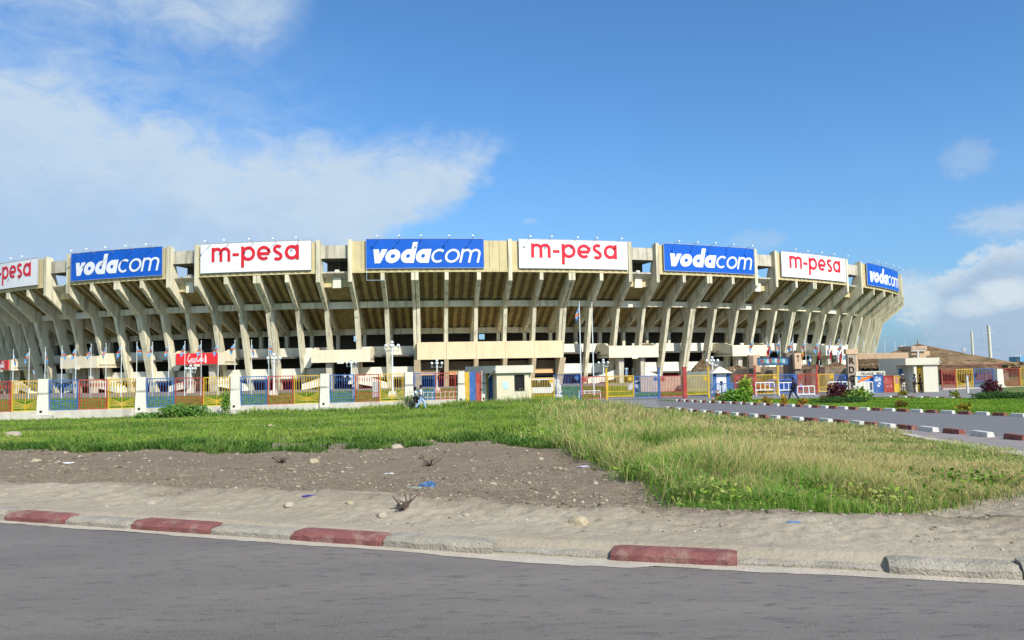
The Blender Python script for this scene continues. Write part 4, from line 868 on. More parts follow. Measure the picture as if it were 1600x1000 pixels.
def vecs(px0, px1, c, lab):
    r, A, B, top, o0 = sheet(px0, px1, 586 if c == 'b' else 587.5, 616.5, 78.7, lab, 'painted sheet', 'painted_sheet', PAINT[c], frame=PAINT[c])
    mb = MB(o0)
    for k in range(5 if c != 'y' else 2):
        x, z = random.uniform(A.x + .15, B.x - .15), random.uniform(A.z + .5, top - .25); s = random.uniform(.08, .2)
        mb.add([(x - s, 78.66, z - s * .5), (x + s, 78.66, z - s * .8), (x + s * .8, 78.66, z + s), (x - s * .3, 78.66, z + s * 1.4)], [(0, 1, 2, 3)])
    mb.build('poster_scraps', mat('faded_poster', (.5, .55, .66), .8, .2, 6) if c == 'b' else mat('faded_poster_red', (.5, .2, .2), .8, .2, 6), r)
vecs(1366, 1380.5, 'b', 'blue sheet covered with pale poster scraps beside the flag advert'); vecs(1381.5, 1396.5, 'r', 'dark red sheet between the blue sheet and the yellow one'); vecs(1397.5, 1406.5, 'y', 'narrow yellow sheet nearest the person in the white cap')

# right fence behind the lawn
FR = [(1471, 1493, 'r'), (1494, 1520.5, 'y'), (1521.5, 1552, 'b')]
A, B = fpt(1471), fpt(1552); o0 = (A + B) / 2 + Vector((0, 0, -1.1)); root = thing('fence_bay', o0, 'painted steel fence bay right of the white gatehouse in red, yellow and blue', 'fence', 'painted fence bays on a white plinth')
for a, b, c in FR: fence_panel(fpt(a), fpt(b), c, root, o0, -.98, .98)
u = (B - A).normalized(); mb = MB(o0); mb.box(o0 + Vector((0, 0, -.02)), ((B - A).length, .3, .26), math.atan2(u.y, u.x)); mb.build('plinth', plinm, root)
A, B = fpt(1567), fpt(1650); o0 = (A + B) / 2 + Vector((0, 0, -1.1)); root = thing('fence_bay', o0, 'painted steel fence bay cut by the right edge of the photo', 'fence', 'painted fence bays on a white plinth')
for a, b, c in ((1567, 1593, 'r'), (1594, 1621, 'y'), (1622, 1650, 'b')): fence_panel(fpt(a), fpt(b), c, root, o0, -.98, .98)
u = (B - A).normalized(); mb = MB(o0); mb.box(o0 + Vector((0, 0, -.02)), ((B - A).length, .3, .26), math.atan2(u.y, u.x)); mb.build('plinth', plinm, root)
p = fpt(1559.5, -1.1); o = thing('fence_pillar', p, 'broad white fence pillar between the two right hand fence bays', 'pillar', 'white fence pillars'); b = MB(p); b.box(p + Vector((0, 0, 1.02)), (.85, .7, 2.04), .2, top=(.85, .9)); b.build('shaft', pillm, o); b = MB(p); b.box(p + Vector((0, 0, .1)), (1.1, .9, .3), .2); b.build('footing', plinm, o)
p = Vector((XP(1511, 74), 74, -1.1)); mb = MB(p); mb.box(p + Vector((0, 0, .75)), (.16, .16, 1.55)); mb.box(p + Vector((0, 0, 1.56)), (.2, .2, .06)); tag(mb.build('bollard_post', whp), 'slim white post on the lawn before the yellow fence panel', 'post')

# ---------------------------------------------------------------- flagpoles, lamp posts
polem = mat('pole_paint', (.68, .72, .73), .4, .04, 3); 
fb, fr, fy = mat('flag_sky_blue', (.09, .26, .5), .8, .08, 4), mat('flag_red', (.38, .04, .05), .8, .1, 4), mat('flag_yellow', (.75, .6, .1), .8, .05, 4)
def flag_mesh(o0, top, w=1.6, h=1.05, droop=.6, seed=0, side=-1, name='flag', root=None, mats=None):
    rn = random.Random(seed); mb = MB(o0); N, M_ = 12, 9; P = []; ph = rn.uniform(0, 6)
    for i in range(N + 1):
        for j in range(M_ + 1):
            u, v = i / N, j / M_; x = side * u * w * (1 - droop * .8); z = -v * h * (1 - .25 * u * droop) - u * w * droop * (1 + .1 * v); y = .13 * math.sin(u * 7 + ph + v * 2) * (u + .1)
            P.append(top + Vector((x * (1 - .35 * v * droop), y, z)))
    for i in range(N):
        for j in range(M_):
            u, v = (i + .5) / N, (j + .5) / M_; d = v - (1 - u)
            star = (u - .17) ** 2 + (v - .2) ** 2 < .012
            mb.cur = 2 if star else (1 if abs(d) < .13 else (2 if abs(d) < .2 else 0)); a = i * (M_ + 1) + j
            n = len(mb.v); mb.add([P[a], P[a + M_ + 1], P[a + M_ + 2], P[a + 1]], [(0, 1, 2, 3)])
    return mb.build(name, mats or [fb, fr, fy], root, smooth=False)
def pole(px, ytop, Y, zb, lab, flag=True, seed=0, group='flagpoles in front of the stadium', r=.055, tall=False):
    t = AT(px, ytop, Y); p = Vector((t.x, Y, zb)); root = thing('flagpole', p, lab, 'flagpole', group)
    mb = MB(p); mb.tube(p, t, r, r * .6); mb.build('pole', polem, root)
    mb = MB(p); mb.ball(t + Vector((0, 0, .07)), .09, 8); mb.build('finial', metal, root)
    if flag: flag_mesh(p, t + Vector((-.04, 0, -.2)), 1.5, .8, random.Random(seed).uniform(.62, .9), seed, random.Random(seed + 9).choice((-1, -1, -1, 1)), root=root)
LPX = [(21, 548), (46, 546), (71, 544), (97, 542), (119, 541), (142.5, 539), (166, 538), (190, 537), (214, 536), (238.5, 536), (264, 536), (289, 535), (314.5, 534), (341, 534), (367, 533), (393, 532.5), (420, 532)]
for k, (px, y) in enumerate(LPX): pole(px, y, 108, GZ, f'flagpole with limp blue flag, {nth(k)} in the left row', True, k)
RPX = [(1176.5, 528), (1198, 529), (1218.5, 530), (1238.5, 529), (1258, 530), (1278.5, 531), (1297, 532), (1315, 532.5), (1332, 532.5), (1349, 532), (1366.5, 532), (1382, 533), (1398, 533.5), (1413.5, 534), (1426.5, 535)]
for k, (px, y) in enumerate(RPX): pole(px, y, 104 + k * 1.4, GZ, f'flagpole behind the village, {nth(k)} in the right row', k < 8, 40 + k, 'flagpoles by the thatched village')
pole(905, 474, 84, GZ - .3, 'tall white flagpole with a drooping flag behind the red gate', True, 77, 'two tall flagpoles', .07); pole(924.5, 474.5, 84, GZ - .3, 'tall bare white flagpole right of the one with the flag', False, 78, 'two tall flagpoles', .07)
# floating national flags and bunting over the village
for k, (px, y0, mm) in enumerate(((1252, 556, 'g'), (1264, 564, 'b'), (1199, 552, 'r'), (1279, 556, 'r'), (1297, 556, 'r'), (1312, 560, 'r'))):
    Y = 92; t = AT(px, y0 - 8, Y); p = Vector((t.x, Y, AT(px, 580, Y).z)); mm_ = {'g': [YEL, mat('flag_scarlet', (.7, .08, .03), .8, .1, 4), fy], 'b': [mat('flag_mid_blue', (.04, .2, .5), .8, .1, 4), white_s, fy], 'r': [mat('flag_dark_red', (.4, .03, .04), .8, .1, 4)] * 3}[mm]
    root = thing('bunting_staff', p, f'leaning staff with a {["yellow and red", "blue and white", "red", "dark red", "dark red", "dark red"][k]} flag, {nth([1, 2, 0, 3, 4, 5][k])} over the village', 'flag staff', 'flag staffs over the village')
    q = t + Vector((.25, 0, .3)); mb = MB(p); mb.tube(p, q, .03); mb.build('staff', mat('dark_wood', (.12, .07, .05), .8), root)
    flag_mesh(p, q, 1.1, .8, .8, 90 + k, -1, root=root, mats=mm_)
def lamp_post(px, ytop, ybot, Y, lab, nglobe=4, base=True):
    t = AT(px, ytop, Y); p = Vector((t.x, Y, AT(px, ybot, Y).z)); root = thing('lamp_post', p, lab, 'lamp post', 'globe lamp posts')
    mb = MB(p); mb.tube(p, t - Vector((0, 0, .35)), .1, .06, 10); mb.build('pole', polem, root)
    if base: mb = MB(p); mb.box(p + Vector((0, 0, .22)), (.7, .6, .45), top=(.85, .85)); mb.build('base', white_w, root)
    mb = MB(p); arms = [(-.55, 0), (.55, 0), (0, -.5), (0, .5)][:nglobe]
    for x, y in arms: mb.tube(t + Vector((0, 0, -.75)), t + Vector((x, y, -.85)), .035); mb.tube(t + Vector((x, y, -.85)), t + Vector((x, y, -.5)), .035)
    mb.tube(t + Vector((0, 0, -.5)), t + Vector((0, 0, -.2)), .05); mb.build('bracket', metal, root)
    for x, y in arms + [(0, 0)]:
        g = MB(p); g.ball(t + Vector((x, y, -.36 if (x or y) else -.06)), .16, 12); g.build('globe', mat('lamp_globe', (.66, .68, .68), .2, .03, 4), root, smooth=True)
for a in ((428, 553.5, 618, 74, 'globe lamp post in front of the double column left of the gate canopy'), (612.5, 534, 619, 71, 'tall globe lamp post seen through the yellow panel left of the walkers'), (682.5, 562.5, 612, 88, 'globe lamp post above the walkers, before the entrance block'), (549, 562, 600, 96, 'globe lamp post in front of the cream gate canopy'),
          (298, 571, 614, 92, 'globe lamp post below the red drinks sign'), (942.5, 562, 597, 95, 'globe lamp post between the tall flagpoles and the yellow gate'), (1112.5, 558, 614, 80, 'globe lamp post left of the white kiosk'), (1309, 550, 575, 108, 'globe lamp post rising behind the thatched roofs')): lamp_post(*a)
# big masts on the right
p = Vector((XP(1547, 170), 170, -1)); t = AT(1544.5, 511, 170); p.x = t.x + .1; root = thing('light_mast', p, 'thick white mast with a ring of lamps on top', 'mast'); mb = MB(p); mb.tube(p, t, .34, .28, 14); mb.build('pole', white_w, root)
mb = MB(p)
for s in (-1, 1): mb.bar(t + Vector((0, 0, -.1)), t + Vector((s * .7, 0, -1.1)), .1); mb.bar(t + Vector((0, 0, -1.3)), t + Vector((s * 1.3, 0, -1.15)), .1); mb.box(t + Vector((s * 1.3, 0, -1.25)), (.35, .3, .2))
mb.box(t + Vector((0, 0, .15)), (.5, .5, .3)); mb.build('lamp_ring', metal, root)
p = Vector((AT(1518, 518, 170).x, 170, -1)); t = AT(1518, 518, 170); mb = MB(p); mb.tube(p, t, .26, .22, 12); tag(mb.build('mast', white_w), 'plain white mast left of the one with lamps', 'mast')

# ---------------------------------------------------------------- thatched village
def thatch_mat():
    m = bpy.data.materials.new('thatch'); m.use_nodes = True; t = m.node_tree; b = t.nodes['Principled BSDF']; b.inputs['Roughness'].default_value = .95; b.inputs['Specular IOR Level'].default_value = .05
    g = t.nodes.new('ShaderNodeNewGeometry')
    def nz(s, vec): 
        mp = t.nodes.new('ShaderNodeMapping'); t.links.new(g.outputs['Position'], mp.inputs[0]); mp.inputs['Scale'].default_value = vec; n = t.nodes.new('ShaderNodeTexNoise'); t.links.new(mp.outputs[0], n.inputs['Vector']); n.inputs['Scale'].default_value = s; n.inputs['Detail'].default_value = 8; n.inputs['Roughness'].default_value = .7; return n.outputs['Fac']
    r = t.nodes.new('ShaderNodeValToRGB'); r.color_ramp.elements[0].position = .33; r.color_ramp.elements[0].color = (.07, .046, .026, 1); r.color_ramp.elements[1].position = .68; r.color_ramp.elements[1].color = (.34, .235, .13, 1)
    t.links.new(nz(1.0, (.5, .5, 3.2)), r.inputs[0]); t.links.new(r.outputs[0], b.inputs['Base Color'])
    bp = t.nodes.new('ShaderNodeBump'); bp.inputs['Distance'].default_value = .2; t.links.new(nz(2.5, (1, 1, 2.5)), bp.inputs['Height']); t.links.new(bp.outputs[0], b.inputs['Normal']); return m
TH = thatch_mat(); stone = mat('village_wall', (.22, .17, .125), .95, .3, 1.6, .5, streak=.6, scol=(.1, .08, .06), fine=.35); peach = mat('village_render', (.58, .41, .26), .85, .08, .8, .2, streak=.3, scol=(.36, .24, .15)); woodp = mat('village_post', (.24, .17, .12), .9, .2, 3, .4)
def hut(px, yap, yeave, pxl, pxr, Y, lab, zb=-1.1, wall=True, sides=20, rag=.25, cat='hut'):
    ap = AT(px, yap, Y); rl = (AT(pxr, yeave, Y).x - AT(pxl, yeave, Y).x) / 2; cx_ = (AT(pxr, yeave, Y).x + AT(pxl, yeave, Y).x) / 2; ze = AT(px, yeave, Y).z
    p = Vector((cx_, Y, zb)); root = thing('thatched_hut', p, lab, cat, 'thatched huts of the village'); rn = random.Random(int(px)); mb = MB(p); P = []; rings = 7; n = sides * 3
    for j in range(rings + 1):
        f = j / rings
        for i in range(n):
            a = 2 * math.pi * i / n; rr = rl * f * (1 + rn.uniform(-.04, .04) * f); z = ap.z + (ze - ap.z) * (f ** .88) + rn.uniform(-.12, .12) * (f > 0) - (rn.uniform(0, rag) if j == rings else 0)
            P.append(Vector(((ap.x * (1 - f) + cx_ * f) + rr * math.cos(a), Y + rr * math.sin(a) * .8, z)))
    fs = [(j * n + i, j * n + (i + 1) % n, (j + 1) * n + (i + 1) % n, (j + 1) * n + i)[::-1] for j in range(rings) for i in range(n)]
    mb.add(P, fs); k0 = len(mb.v) - n; mb.add([Vector((cx_, Y, ze + .1))] + [P[rings * n + i] for i in range(n)], [(0, 1 + (i + 1) % n, 1 + i) for i in range(n)]); mb.build('roof', TH, root)
    mb = MB(p); mb.tube(ap - Vector((0, 0, .2)), ap + Vector((0, 0, .55)), .12, .06); mb.build('finial', woodp, root)
    if wall: mb = MB(p); mb.lathe(p, [(rl * .82, 0), (rl * .82, ze - zb + .05)], 20); mb.build('wall', stone, root)
    else:
        for i in range(8): a = 2 * math.pi * (i + .5) / 8; mb = MB(p); q = p + Vector((rl * .8 * math.cos(a), rl * .64 * math.sin(a), 0)); mb.tube(q, q + Vector((0, 0, ze - zb + .1)), .14); mb.build('post', woodp, root)
    return root
hut(1098, 559, 577.5, 1080, 1120, 92, 'small pointed thatched hut behind the yellow gate by the kiosk')
hut(1150, 571, 580, 1118, 1182, 96, 'low thatched roof behind the white kiosk')
hut(1262, 569, 577, 1228, 1300, 98, 'low thatched roof under the bunting flags'); hut(1307, 566, 576, 1272, 1336, 99, 'low thatched roof left of the letter totem')
hut(1434, 537, 571, 1320, 1580, 116, 'largest thatched roof, wide and low with a finial on its top', sides=26)
hut(1590, 565, 573, 1545, 1650, 130, 'far thatched roof at the right edge of the photo')
def blockwall(px0, px1, y0, Y, lab, m=stone, zb=-1.1, name='village_wall', d=.4, y1=None):
    A, B = AT(px0, y0, Y), AT(px1, y0, Y); zb = AT(px0, y1, Y).z if y1 else zb; p = Vector(((A.x + B.x) / 2, Y, zb)); mb = MB(p); mb.box((p.x, Y, (A.z + zb) / 2), (B.x - A.x, d, A.z - zb)); return tag(mb.build(name, m), lab, 'wall')
blockwall(1064, 1115, 581, 90, 'grey green wall under the small pointed hut', mat('wall_greygreen', (.2, .22, .19), .9, .12, 1))
blockwall(1181, 1240, 573.5, 90, 'rough brown wall below the blue painted banner'); blockwall(1250, 1328, 577.5, 91, 'rough brown wall between the peach pillar and the letter totem')
blockwall(1146, 1180, 577, 89, 'peach rendered wall behind the bright green shrub', peach); blockwall(1000, 1064, 588, 93, 'peach board fence behind the blue and red gates', mat('wall_peach_pale', (.5, .36, .27), .9, .12, 1.5))
for a, b, y0, y1, lab in ((1258, 1268, 578, 588, 'left dark door in the rough brown wall'), (1279, 1289, 575, 588, 'right dark door in the rough brown wall')):
    A, B = AT(a, y0, 90.7), AT(b, y1, 90.7); p = Vector(((A.x + B.x) / 2, 90.7, B.z - 1)); mb = MB(p); mb.box((p.x, 90.7, (A.z + B.z - 1) / 2), (B.x - A.x, .1, A.z - B.z + 1)); mb.box((p.x, 90.64, A.z + .05), (B.x - A.x + .2, .08, .1)); tag(mb.build('hut_door', mat('door_brown', (.09, .055, .04), .8)), lab, 'door')
def box_px(px0, px1, y0, y1, Y, d, lab, cat, name, m, top=None, extra=None):
    A, B = AT(px0, y1, Y), AT(px1, y1, Y); zt_ = AT((px0 + px1) / 2, y0, Y).z; p = Vector(((A.x + B.x) / 2, Y + d / 2, A.z)); mb = MB(p); mb.box((p.x, Y + d / 2, (A.z + zt_) / 2), (B.x - A.x, d, zt_ - A.z), top=top)
    if extra: extra(mb, A, B, zt_)
    return tag(mb.build(name, m, bevel=.03), lab, cat)
box_px(1173.5, 1190, 554.5, 612, 87, 1.0, 'tall brown and peach pillar left of the painted banner', 'pillar', 'village_pillar', peach); box_px(1172, 1179, 556, 612, 86.6, .35, 'brown boarded upright on the left of the peach pillar', 'upright', 'boarded_upright', stone)
box_px(1230, 1241, 551, 612, 87, 1.0, 'brown square pillar right of the painted banner', 'pillar', 'village_pillar', stone)
root, A, B, top, o0 = sheet(1240.5, 1251, 551.5, 576.5, 86.5, 'peach pillar face with one dark capital letter by the bunting', 'pillar', 'letter_pillar', peach, d=.7)
put_text(root, o0, 'T', A.x + .22, B.x - .22, 86.5 - .37, A.z + .75, .7, dark, off=.02)
mb = MB(o0); mb.box((A.x + .36, 86.6, (A.z - 1.1) / 2), (.6, .5, A.z + 1.1)); mb.build('foot', stone, root)
root, A, B, top, o0 = sheet(1184, 1232, 559.5, 570.5, 85.5, 'blue painted banner board hung between two pillars', 'banner', 'painted_banner', mat('banner_painted', (.06, .16, .24), .7, .5, 2.2, fine=.5), frame=mat('navy', (.02, .05, .16), .7))
mb = MB(o0)
for k in range(9):
    x = A.x + .35 + k * (B.x - A.x - .7) / 9; mb.cur = k % 3; z = A.z + .35 + .05 * (k % 2); mb.add([(x, 85.45, z - .15), (x + .25, 85.45, z - .2), (x + .3, 85.45, z + .2), (x + .1, 85.45, z + .3), (x - .04, 85.45, z + .12)], [(0, 1, 2, 3, 4)])
mb.build('painted_figures', [mat('pic_red', (.35, .08, .07), .8), mat('pic_green', (.1, .35, .3), .8), mat('pic_grey', (.4, .5, .55), .8)], root)
# letter totem
root, A, B, top, o0 = sheet(1325.5, 1341, 546, 617, 79.6, 'tall grey brown totem with the letters R, D and C one above another', 'totem', 'letter_totem', mat('totem', (.36, .29, .22), .9, .15, 1.2, .3), d=.5)
mb = MB(o0); mb.box(((A.x + B.x) / 2 - .05, 79.6, top - .22), (B.x - A.x + .2, .62, .5)); mb.box((B.x - .08, 79.62, (A.z + top) / 2), (.2, .56, top - A.z - .3)); mb.build('cap', peach, root)
for ch, y0, y1 in (('R', 558.5, 568.5), ('D', 572.5, 583), ('C', 586, 597)):
    a, b = AT(1327.2, y1, 79.3), AT(1334.5, y0, 79.3); put_text(root, o0, ch, a.x, b.x + .02, 79.32, a.z, b.z - a.z, mat('letter_brown', (.035, .02, .015), .8), 'letter', off=.025)
# tan parapet building behind the totem
box_px(1341, 1420, 551.5, 561.5, 92, 3, 'long peach parapet box in front of the largest thatched roof', 'parapet', 'village_parapet', mat('parapet_tan', (.5, .35, .22), .9, .1, 1, .2, streak=.3, scol=(.3, .2, .12)))
def awning(px0, px1, ytop, ybot, Y, lab, dep=1.5):
    A, B = AT(px0, ybot, Y), AT(px1, ybot, Y); zt_ = AT(px0, ytop, Y + dep).z; p = Vector(((A.x + B.x) / 2, Y, A.z)); root = thing('thatch_awning', p, lab, 'awning', 'thatched awnings'); rn = random.Random(int(px0)); mb = MB(p); n = 60; P = []
    for j, (y, z) in enumerate(((Y + dep, zt_), (Y + dep * .5, (zt_ + A.z) / 2 + .15), (Y, A.z), (Y - .02, A.z - .3), (Y + .25, A.z - .3))):
        for i in range(n + 1): P.append(Vector((A.x + (B.x - A.x) * i / n, y + rn.uniform(-.08, .08), z + rn.uniform(-.08, .08) - (rn.uniform(0, .35) if j == 3 else 0))))
    mb.add(P, [(j * (n + 1) + i, j * (n + 1) + i + 1, (j + 1) * (n + 1) + i + 1, (j + 1) * (n + 1) + i)[::-1] for j in range(4) for i in range(n)]); mb.build('thatch', TH, root)
    for i in range(5): mb = MB(p); x = A.x + (B.x - A.x) * (i + .1) / 4.2; mb.tube((x, Y + .3, -1.1), (x, Y + .3, A.z + .1), .08); mb.build('post', woodp, root)
awning(1343, 1422, 562, 569, 88, 'thatched awning below the long peach parapet', 3); awning(1471, 1567, 573, 577.5, 94, 'ragged thatched awning above the right fence', 3); awning(1380, 1420, 562, 566, 90.5, 'short thatched awning behind the white gatehouse roof', 1)
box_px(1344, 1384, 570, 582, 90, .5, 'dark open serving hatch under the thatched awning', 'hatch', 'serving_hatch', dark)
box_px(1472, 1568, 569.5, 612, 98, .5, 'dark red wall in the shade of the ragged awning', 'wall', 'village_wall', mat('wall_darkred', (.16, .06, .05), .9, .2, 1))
box_px(1425, 1448, 546.5, 570, 95, 2.5, 'square peach chimney like tower on the largest roof', 'tower', 'village_tower', peach)
box_px(1424, 1449, 540.5, 547, 94.6, 3.3, 'flat peach cap slab crowning the square tower', 'cap slab', 'stone_slab', mat('cap_tan', (.42, .31, .22), .9, .2, 2))
box_px(1447, 1453, 548.5, 556, 95.2, 1, 'small peach box on the right of the square tower', 'box', 'tower_box', peach)
mb = MB(); q = AT(1434, 567, 94.4); q2 = AT(1434, 548, 94.4); mb = MB(q); mb.bar(q, q2, .22); mb.bar(q2 + Vector((-.8, 0, 0)), q2 + Vector((.9, 0, 0)), .14); tag(mb.build('mast_cross', whp), 'white upright with a crossbar on the peach tower', 'mast')
# far things at the right edge
for k, (a, b, y0, y1, m, lab) in enumerate(((1585, 1594, 571, 583, white_w, 'small white building at the right edge behind the fence'), (1595, 1650, 568, 600, redw, 'red walled building at the right edge'), (1594, 1615, 557, 567, mat('hoarding_blue', (.12, .35, .55), .6, .1, 3), 'small blue hoarding at the right edge'))):
    box_px(a, b, y0, y1, 128 + k * 3, 3, lab, ['building', 'building', 'hoarding'][k], ['small_building', 'small_building', 'hoarding'][k], m)
for k, (px, y) in enumerate(((1586.5, 555), (1590, 554), (1594, 554))): t = AT(px, y, 140); p = Vector((t.x, 140, -1)); mb = MB(p); mb.tube(p, t, .09); tag(mb.build('thin_pole', polem), 'thin pale pole in the cluster at the right edge', 'pole', 'thin poles at the right edge')
for i, (px, y, yb) in enumerate(((1408, 542, 552), (1506, 546, 553))):
    t = AT(px, y, 125); p = Vector((t.x, 125, AT(px, yb, 125).z - 2)); mb = MB(p); mb.tube(p, t, .06); mb.box(t, (.5, .2, .5)); tag(mb.build('satellite_dish', metal), ['small aerial box on a stick left of the square tower', 'small aerial box on a stick right of the square tower'][i], 'aerial')

# kiosk, barriers, vehicles
Y = 77; A, B = AT(1120, 612, Y), AT(1136, 612, Y); p = Vector(((A.x + B.x) / 2, Y + .6, -1.1)); root = thing('guard_kiosk', p, 'white kiosk with blue corners and a pointed white roof', 'kiosk'); w = B.x - A.x
mb = MB(p); mb.box(p + Vector((0, 0, 1.1)), (w, 1.2, 2.2)); mb.build('wall', mat('kiosk_white', (.7, .74, .76), .6, .05, 2), root)
mb = MB(p)
for sx in (-1, 1): mb.box(p + Vector((sx * (w / 2 + .17), -.6, 1.1)), (.34, .1, 2.2))
mb.build('corner_panel', BLU, root); mb = MB(p); mb.box(p + Vector((0, 0, 2.55)), (w + 1.0, 2.0, .62), top=(.06, .1)); mb.build('roof', white_w, root); mb = MB(p); mb.box(p + Vector((-.02, -.61, 1.25)), (.26, .03, .4)); mb.box(p + Vector((-.02, -.61, .6)), (.06, .03, .7)); mb.build('crest', dark, root)
BAR = [(1149, 1175, 598, 609, 76, 'behind the bright green shrub'), (1181, 1210, 598, 609.5, 75.5, 'between the shrub and the walking man'), (1217.5, 1240, 598, 609.5, 75, 'just left of the walking man'), (1246.5, 1273, 603.5, 616, 74, 'just right of the walking man'), (1295, 1324, 597, 609, 76, 'behind the dark red bush'), (1344, 1364, 597, 611, 77, 'in front of the flag advert'), (905, 938, 611, 615, 76, 'behind the red gate at the tall flagpoles')]
for a, b, y0, y1, Y, lab in BAR:
    A, B = AT(a, y1, Y), AT(b, y1, Y); zt_ = AT(a, y0, Y).z; p = Vector(((A.x + B.x) / 2, Y, -1.1)); root = thing('crowd_barrier', p, 'white tubular crowd barrier ' + lab, 'barrier', 'white crowd barriers'); mb = MB(p)
    for z in (A.z, zt_): mb.bar((A.x, Y, z), (B.x, Y, z), .08)
    mb.build('rails', white_s, root); mb = MB(p); n = max(3, int((B.x - A.x) / .42))
    for k in range(n + 1): x = A.x + (B.x - A.x) * k / n; mb.bar((x, Y, A.z + .04), (x, Y, zt_ - .04), .055)
    for x in (A.x, B.x): mb.bar((x, Y - .012, -1.1), (x, Y - .012, A.z), .06); mb.bar((x, Y - .35, -1.08), (x, Y + .35, -1.08), .06)
    mb.build('uprights', white_s, root)
tyre = mat('tyre', (.02, .02, .02), .8)
def car(px, y, Y, L_, colr, lab, van=False, rz=0.0):
    q = AT(px, y, Y); p = Vector((q.x, Y, -1.08)); root = thing('parked_car', p, lab, 'car', 'cars parked behind the gates'); Lf = local(p, rz); m = mat('car_' + lab.split()[0], colr, .3, .03, 1)
    H = 1.9 if van else 1.42; pr = [(-.5, .3), (-.5, .82), (-.46, .9), (-.4 if van else -.3, H if van else H - .04), (.2 if not van else .34, H), (.32 if not van else .42, .95), (.49, .85), (.5, .3)]
    mb = MB(p); P = [Lf(x * L_, -.85, z) for x, z in pr] + [Lf(x * L_, .85, z) for x, z in pr]; n = len(pr); mb.add(P, [tuple(range(n))[::-1], tuple(range(n, 2 * n))] + [(k, (k + 1) % n, n + (k + 1) % n, n + k) for k in range(n)]); mb.build('body', m, root, bevel=.05)
    mb = MB(p)
    for a, b in ((-.28, -.06), (-.04, .2)): P = [Lf(x * L_, -.856, z) for x, z in ((a - .05, .98), (b + .04 if b > .1 else b, .98), (b - .02, H - .14), (a, H - .14))]; mb.add(P, [(0, 1, 2, 3)])
    mb.build('window', glass, root)
    for x in (-.32, .33):
        for s in (-1, 1): mb = MB(p); mb.tube(Lf(x * L_, s * .72, .32), Lf(x * L_, s * .9, .32), .32, n=16); mb.build('wheel', tyre, root)
car(1221, 600, 84, 3.9, (.02, .05, .3), 'blue car parked behind the barrier left of the walking man'); car(1177, 600, 83, 3.0, (.2, .015, .02), 'maroon car half hidden by the peach pillar'); car(846, 600, 88, 4.4, (.7, .7, .7), 'white van seen through the first yellow gate', True)
car(1090, 604, 92, 4.2, (.45, .5, .5), 'silver car seen through the yellow gate by the kiosk'); car(1009, 603, 94, 4.4, (.5, .5, .58), 'pale car seen through the blue gate')
# meter box and small white objects seen through the fence
box_px(582, 592, 596, 623, 66.5, .6, 'tall pale ribbed cabinet behind the red fence panel', 'cabinet', 'utility_cabinet', mat('cabinet', (.42, .48, .46), .5, .1, 4)); 
mb = MB(); q = AT(872, 612, 80); p = Vector((q.x, 80, -1.1)); mb = MB(p); mb.lathe(p, [(.5, 0), (.42, .3), (.2, .5), (.35, .9), (.3, 1.3), (.14, 1.5), (.2, 1.7), (.12, 1.9)], 10); tag(mb.build('garden_statue', white_w, smooth=True), 'white lumpy garden statue seen through the open blue gate', 'statue')
for a, b, lab in ((640, 652, 'left of the walkers'), (655, 722, 'between the walkers and the pillar')):
    A, B = AT(a, 612, 80), AT(b, 612, 80); p = Vector(((A.x + B.x) / 2, 80, -1.0)); mb = MB(p); n = int((B.x - A.x) / .4)
    for k in range(n + 1): x = A.x + (B.x - A.x) * k / max(1, n); mb.bar((x, 80, -1.0), (x, 80, -.1), .14, .05)
    mb.bar((A.x, 80.06, -.25), (B.x, 80.06, -.25), .08); mb.bar((A.x, 80.06, -.75), (B.x, 80.06, -.75), .08); tag(mb.build('picket_fence', white_w), 'low white picket fence inside the grounds ' + lab, 'picket fence')

# ---------------------------------------------------------------- people
skin = mat('skin', (.075, .04, .026), .55, .08, 12)
def skinned(name, m, J, E_, rad, parent=None, lvl=1):
    me = bpy.data.meshes.new(name); me.from_pydata(J, E_, []); o = bpy.data.objects.new(name, me); C.objects.link(o)
    sk = o.modifiers.new('s', 'SKIN'); sk.use_smooth_shade = True; sk.branch_smoothing = .6
    for i, v in enumerate(me.skin_vertices[0].data):
        r = rad[i]; v.radius = (r if isinstance(r, tuple) else (r, r)); v.use_root = (i == 0)
    ss = o.modifiers.new('u', 'SUBSURF'); ss.levels = ss.render_levels = lvl
    me2 = bpy.data.meshes.new_from_object(o.evaluated_get(bpy.context.evaluated_depsgraph_get())); bpy.data.objects.remove(o)
    me2.materials.clear(); me2.materials.append(m); me2.shade_smooth(); o = bpy.data.objects.new(name, me2); C.objects.link(o)
    if parent: o.parent = parent
    return o
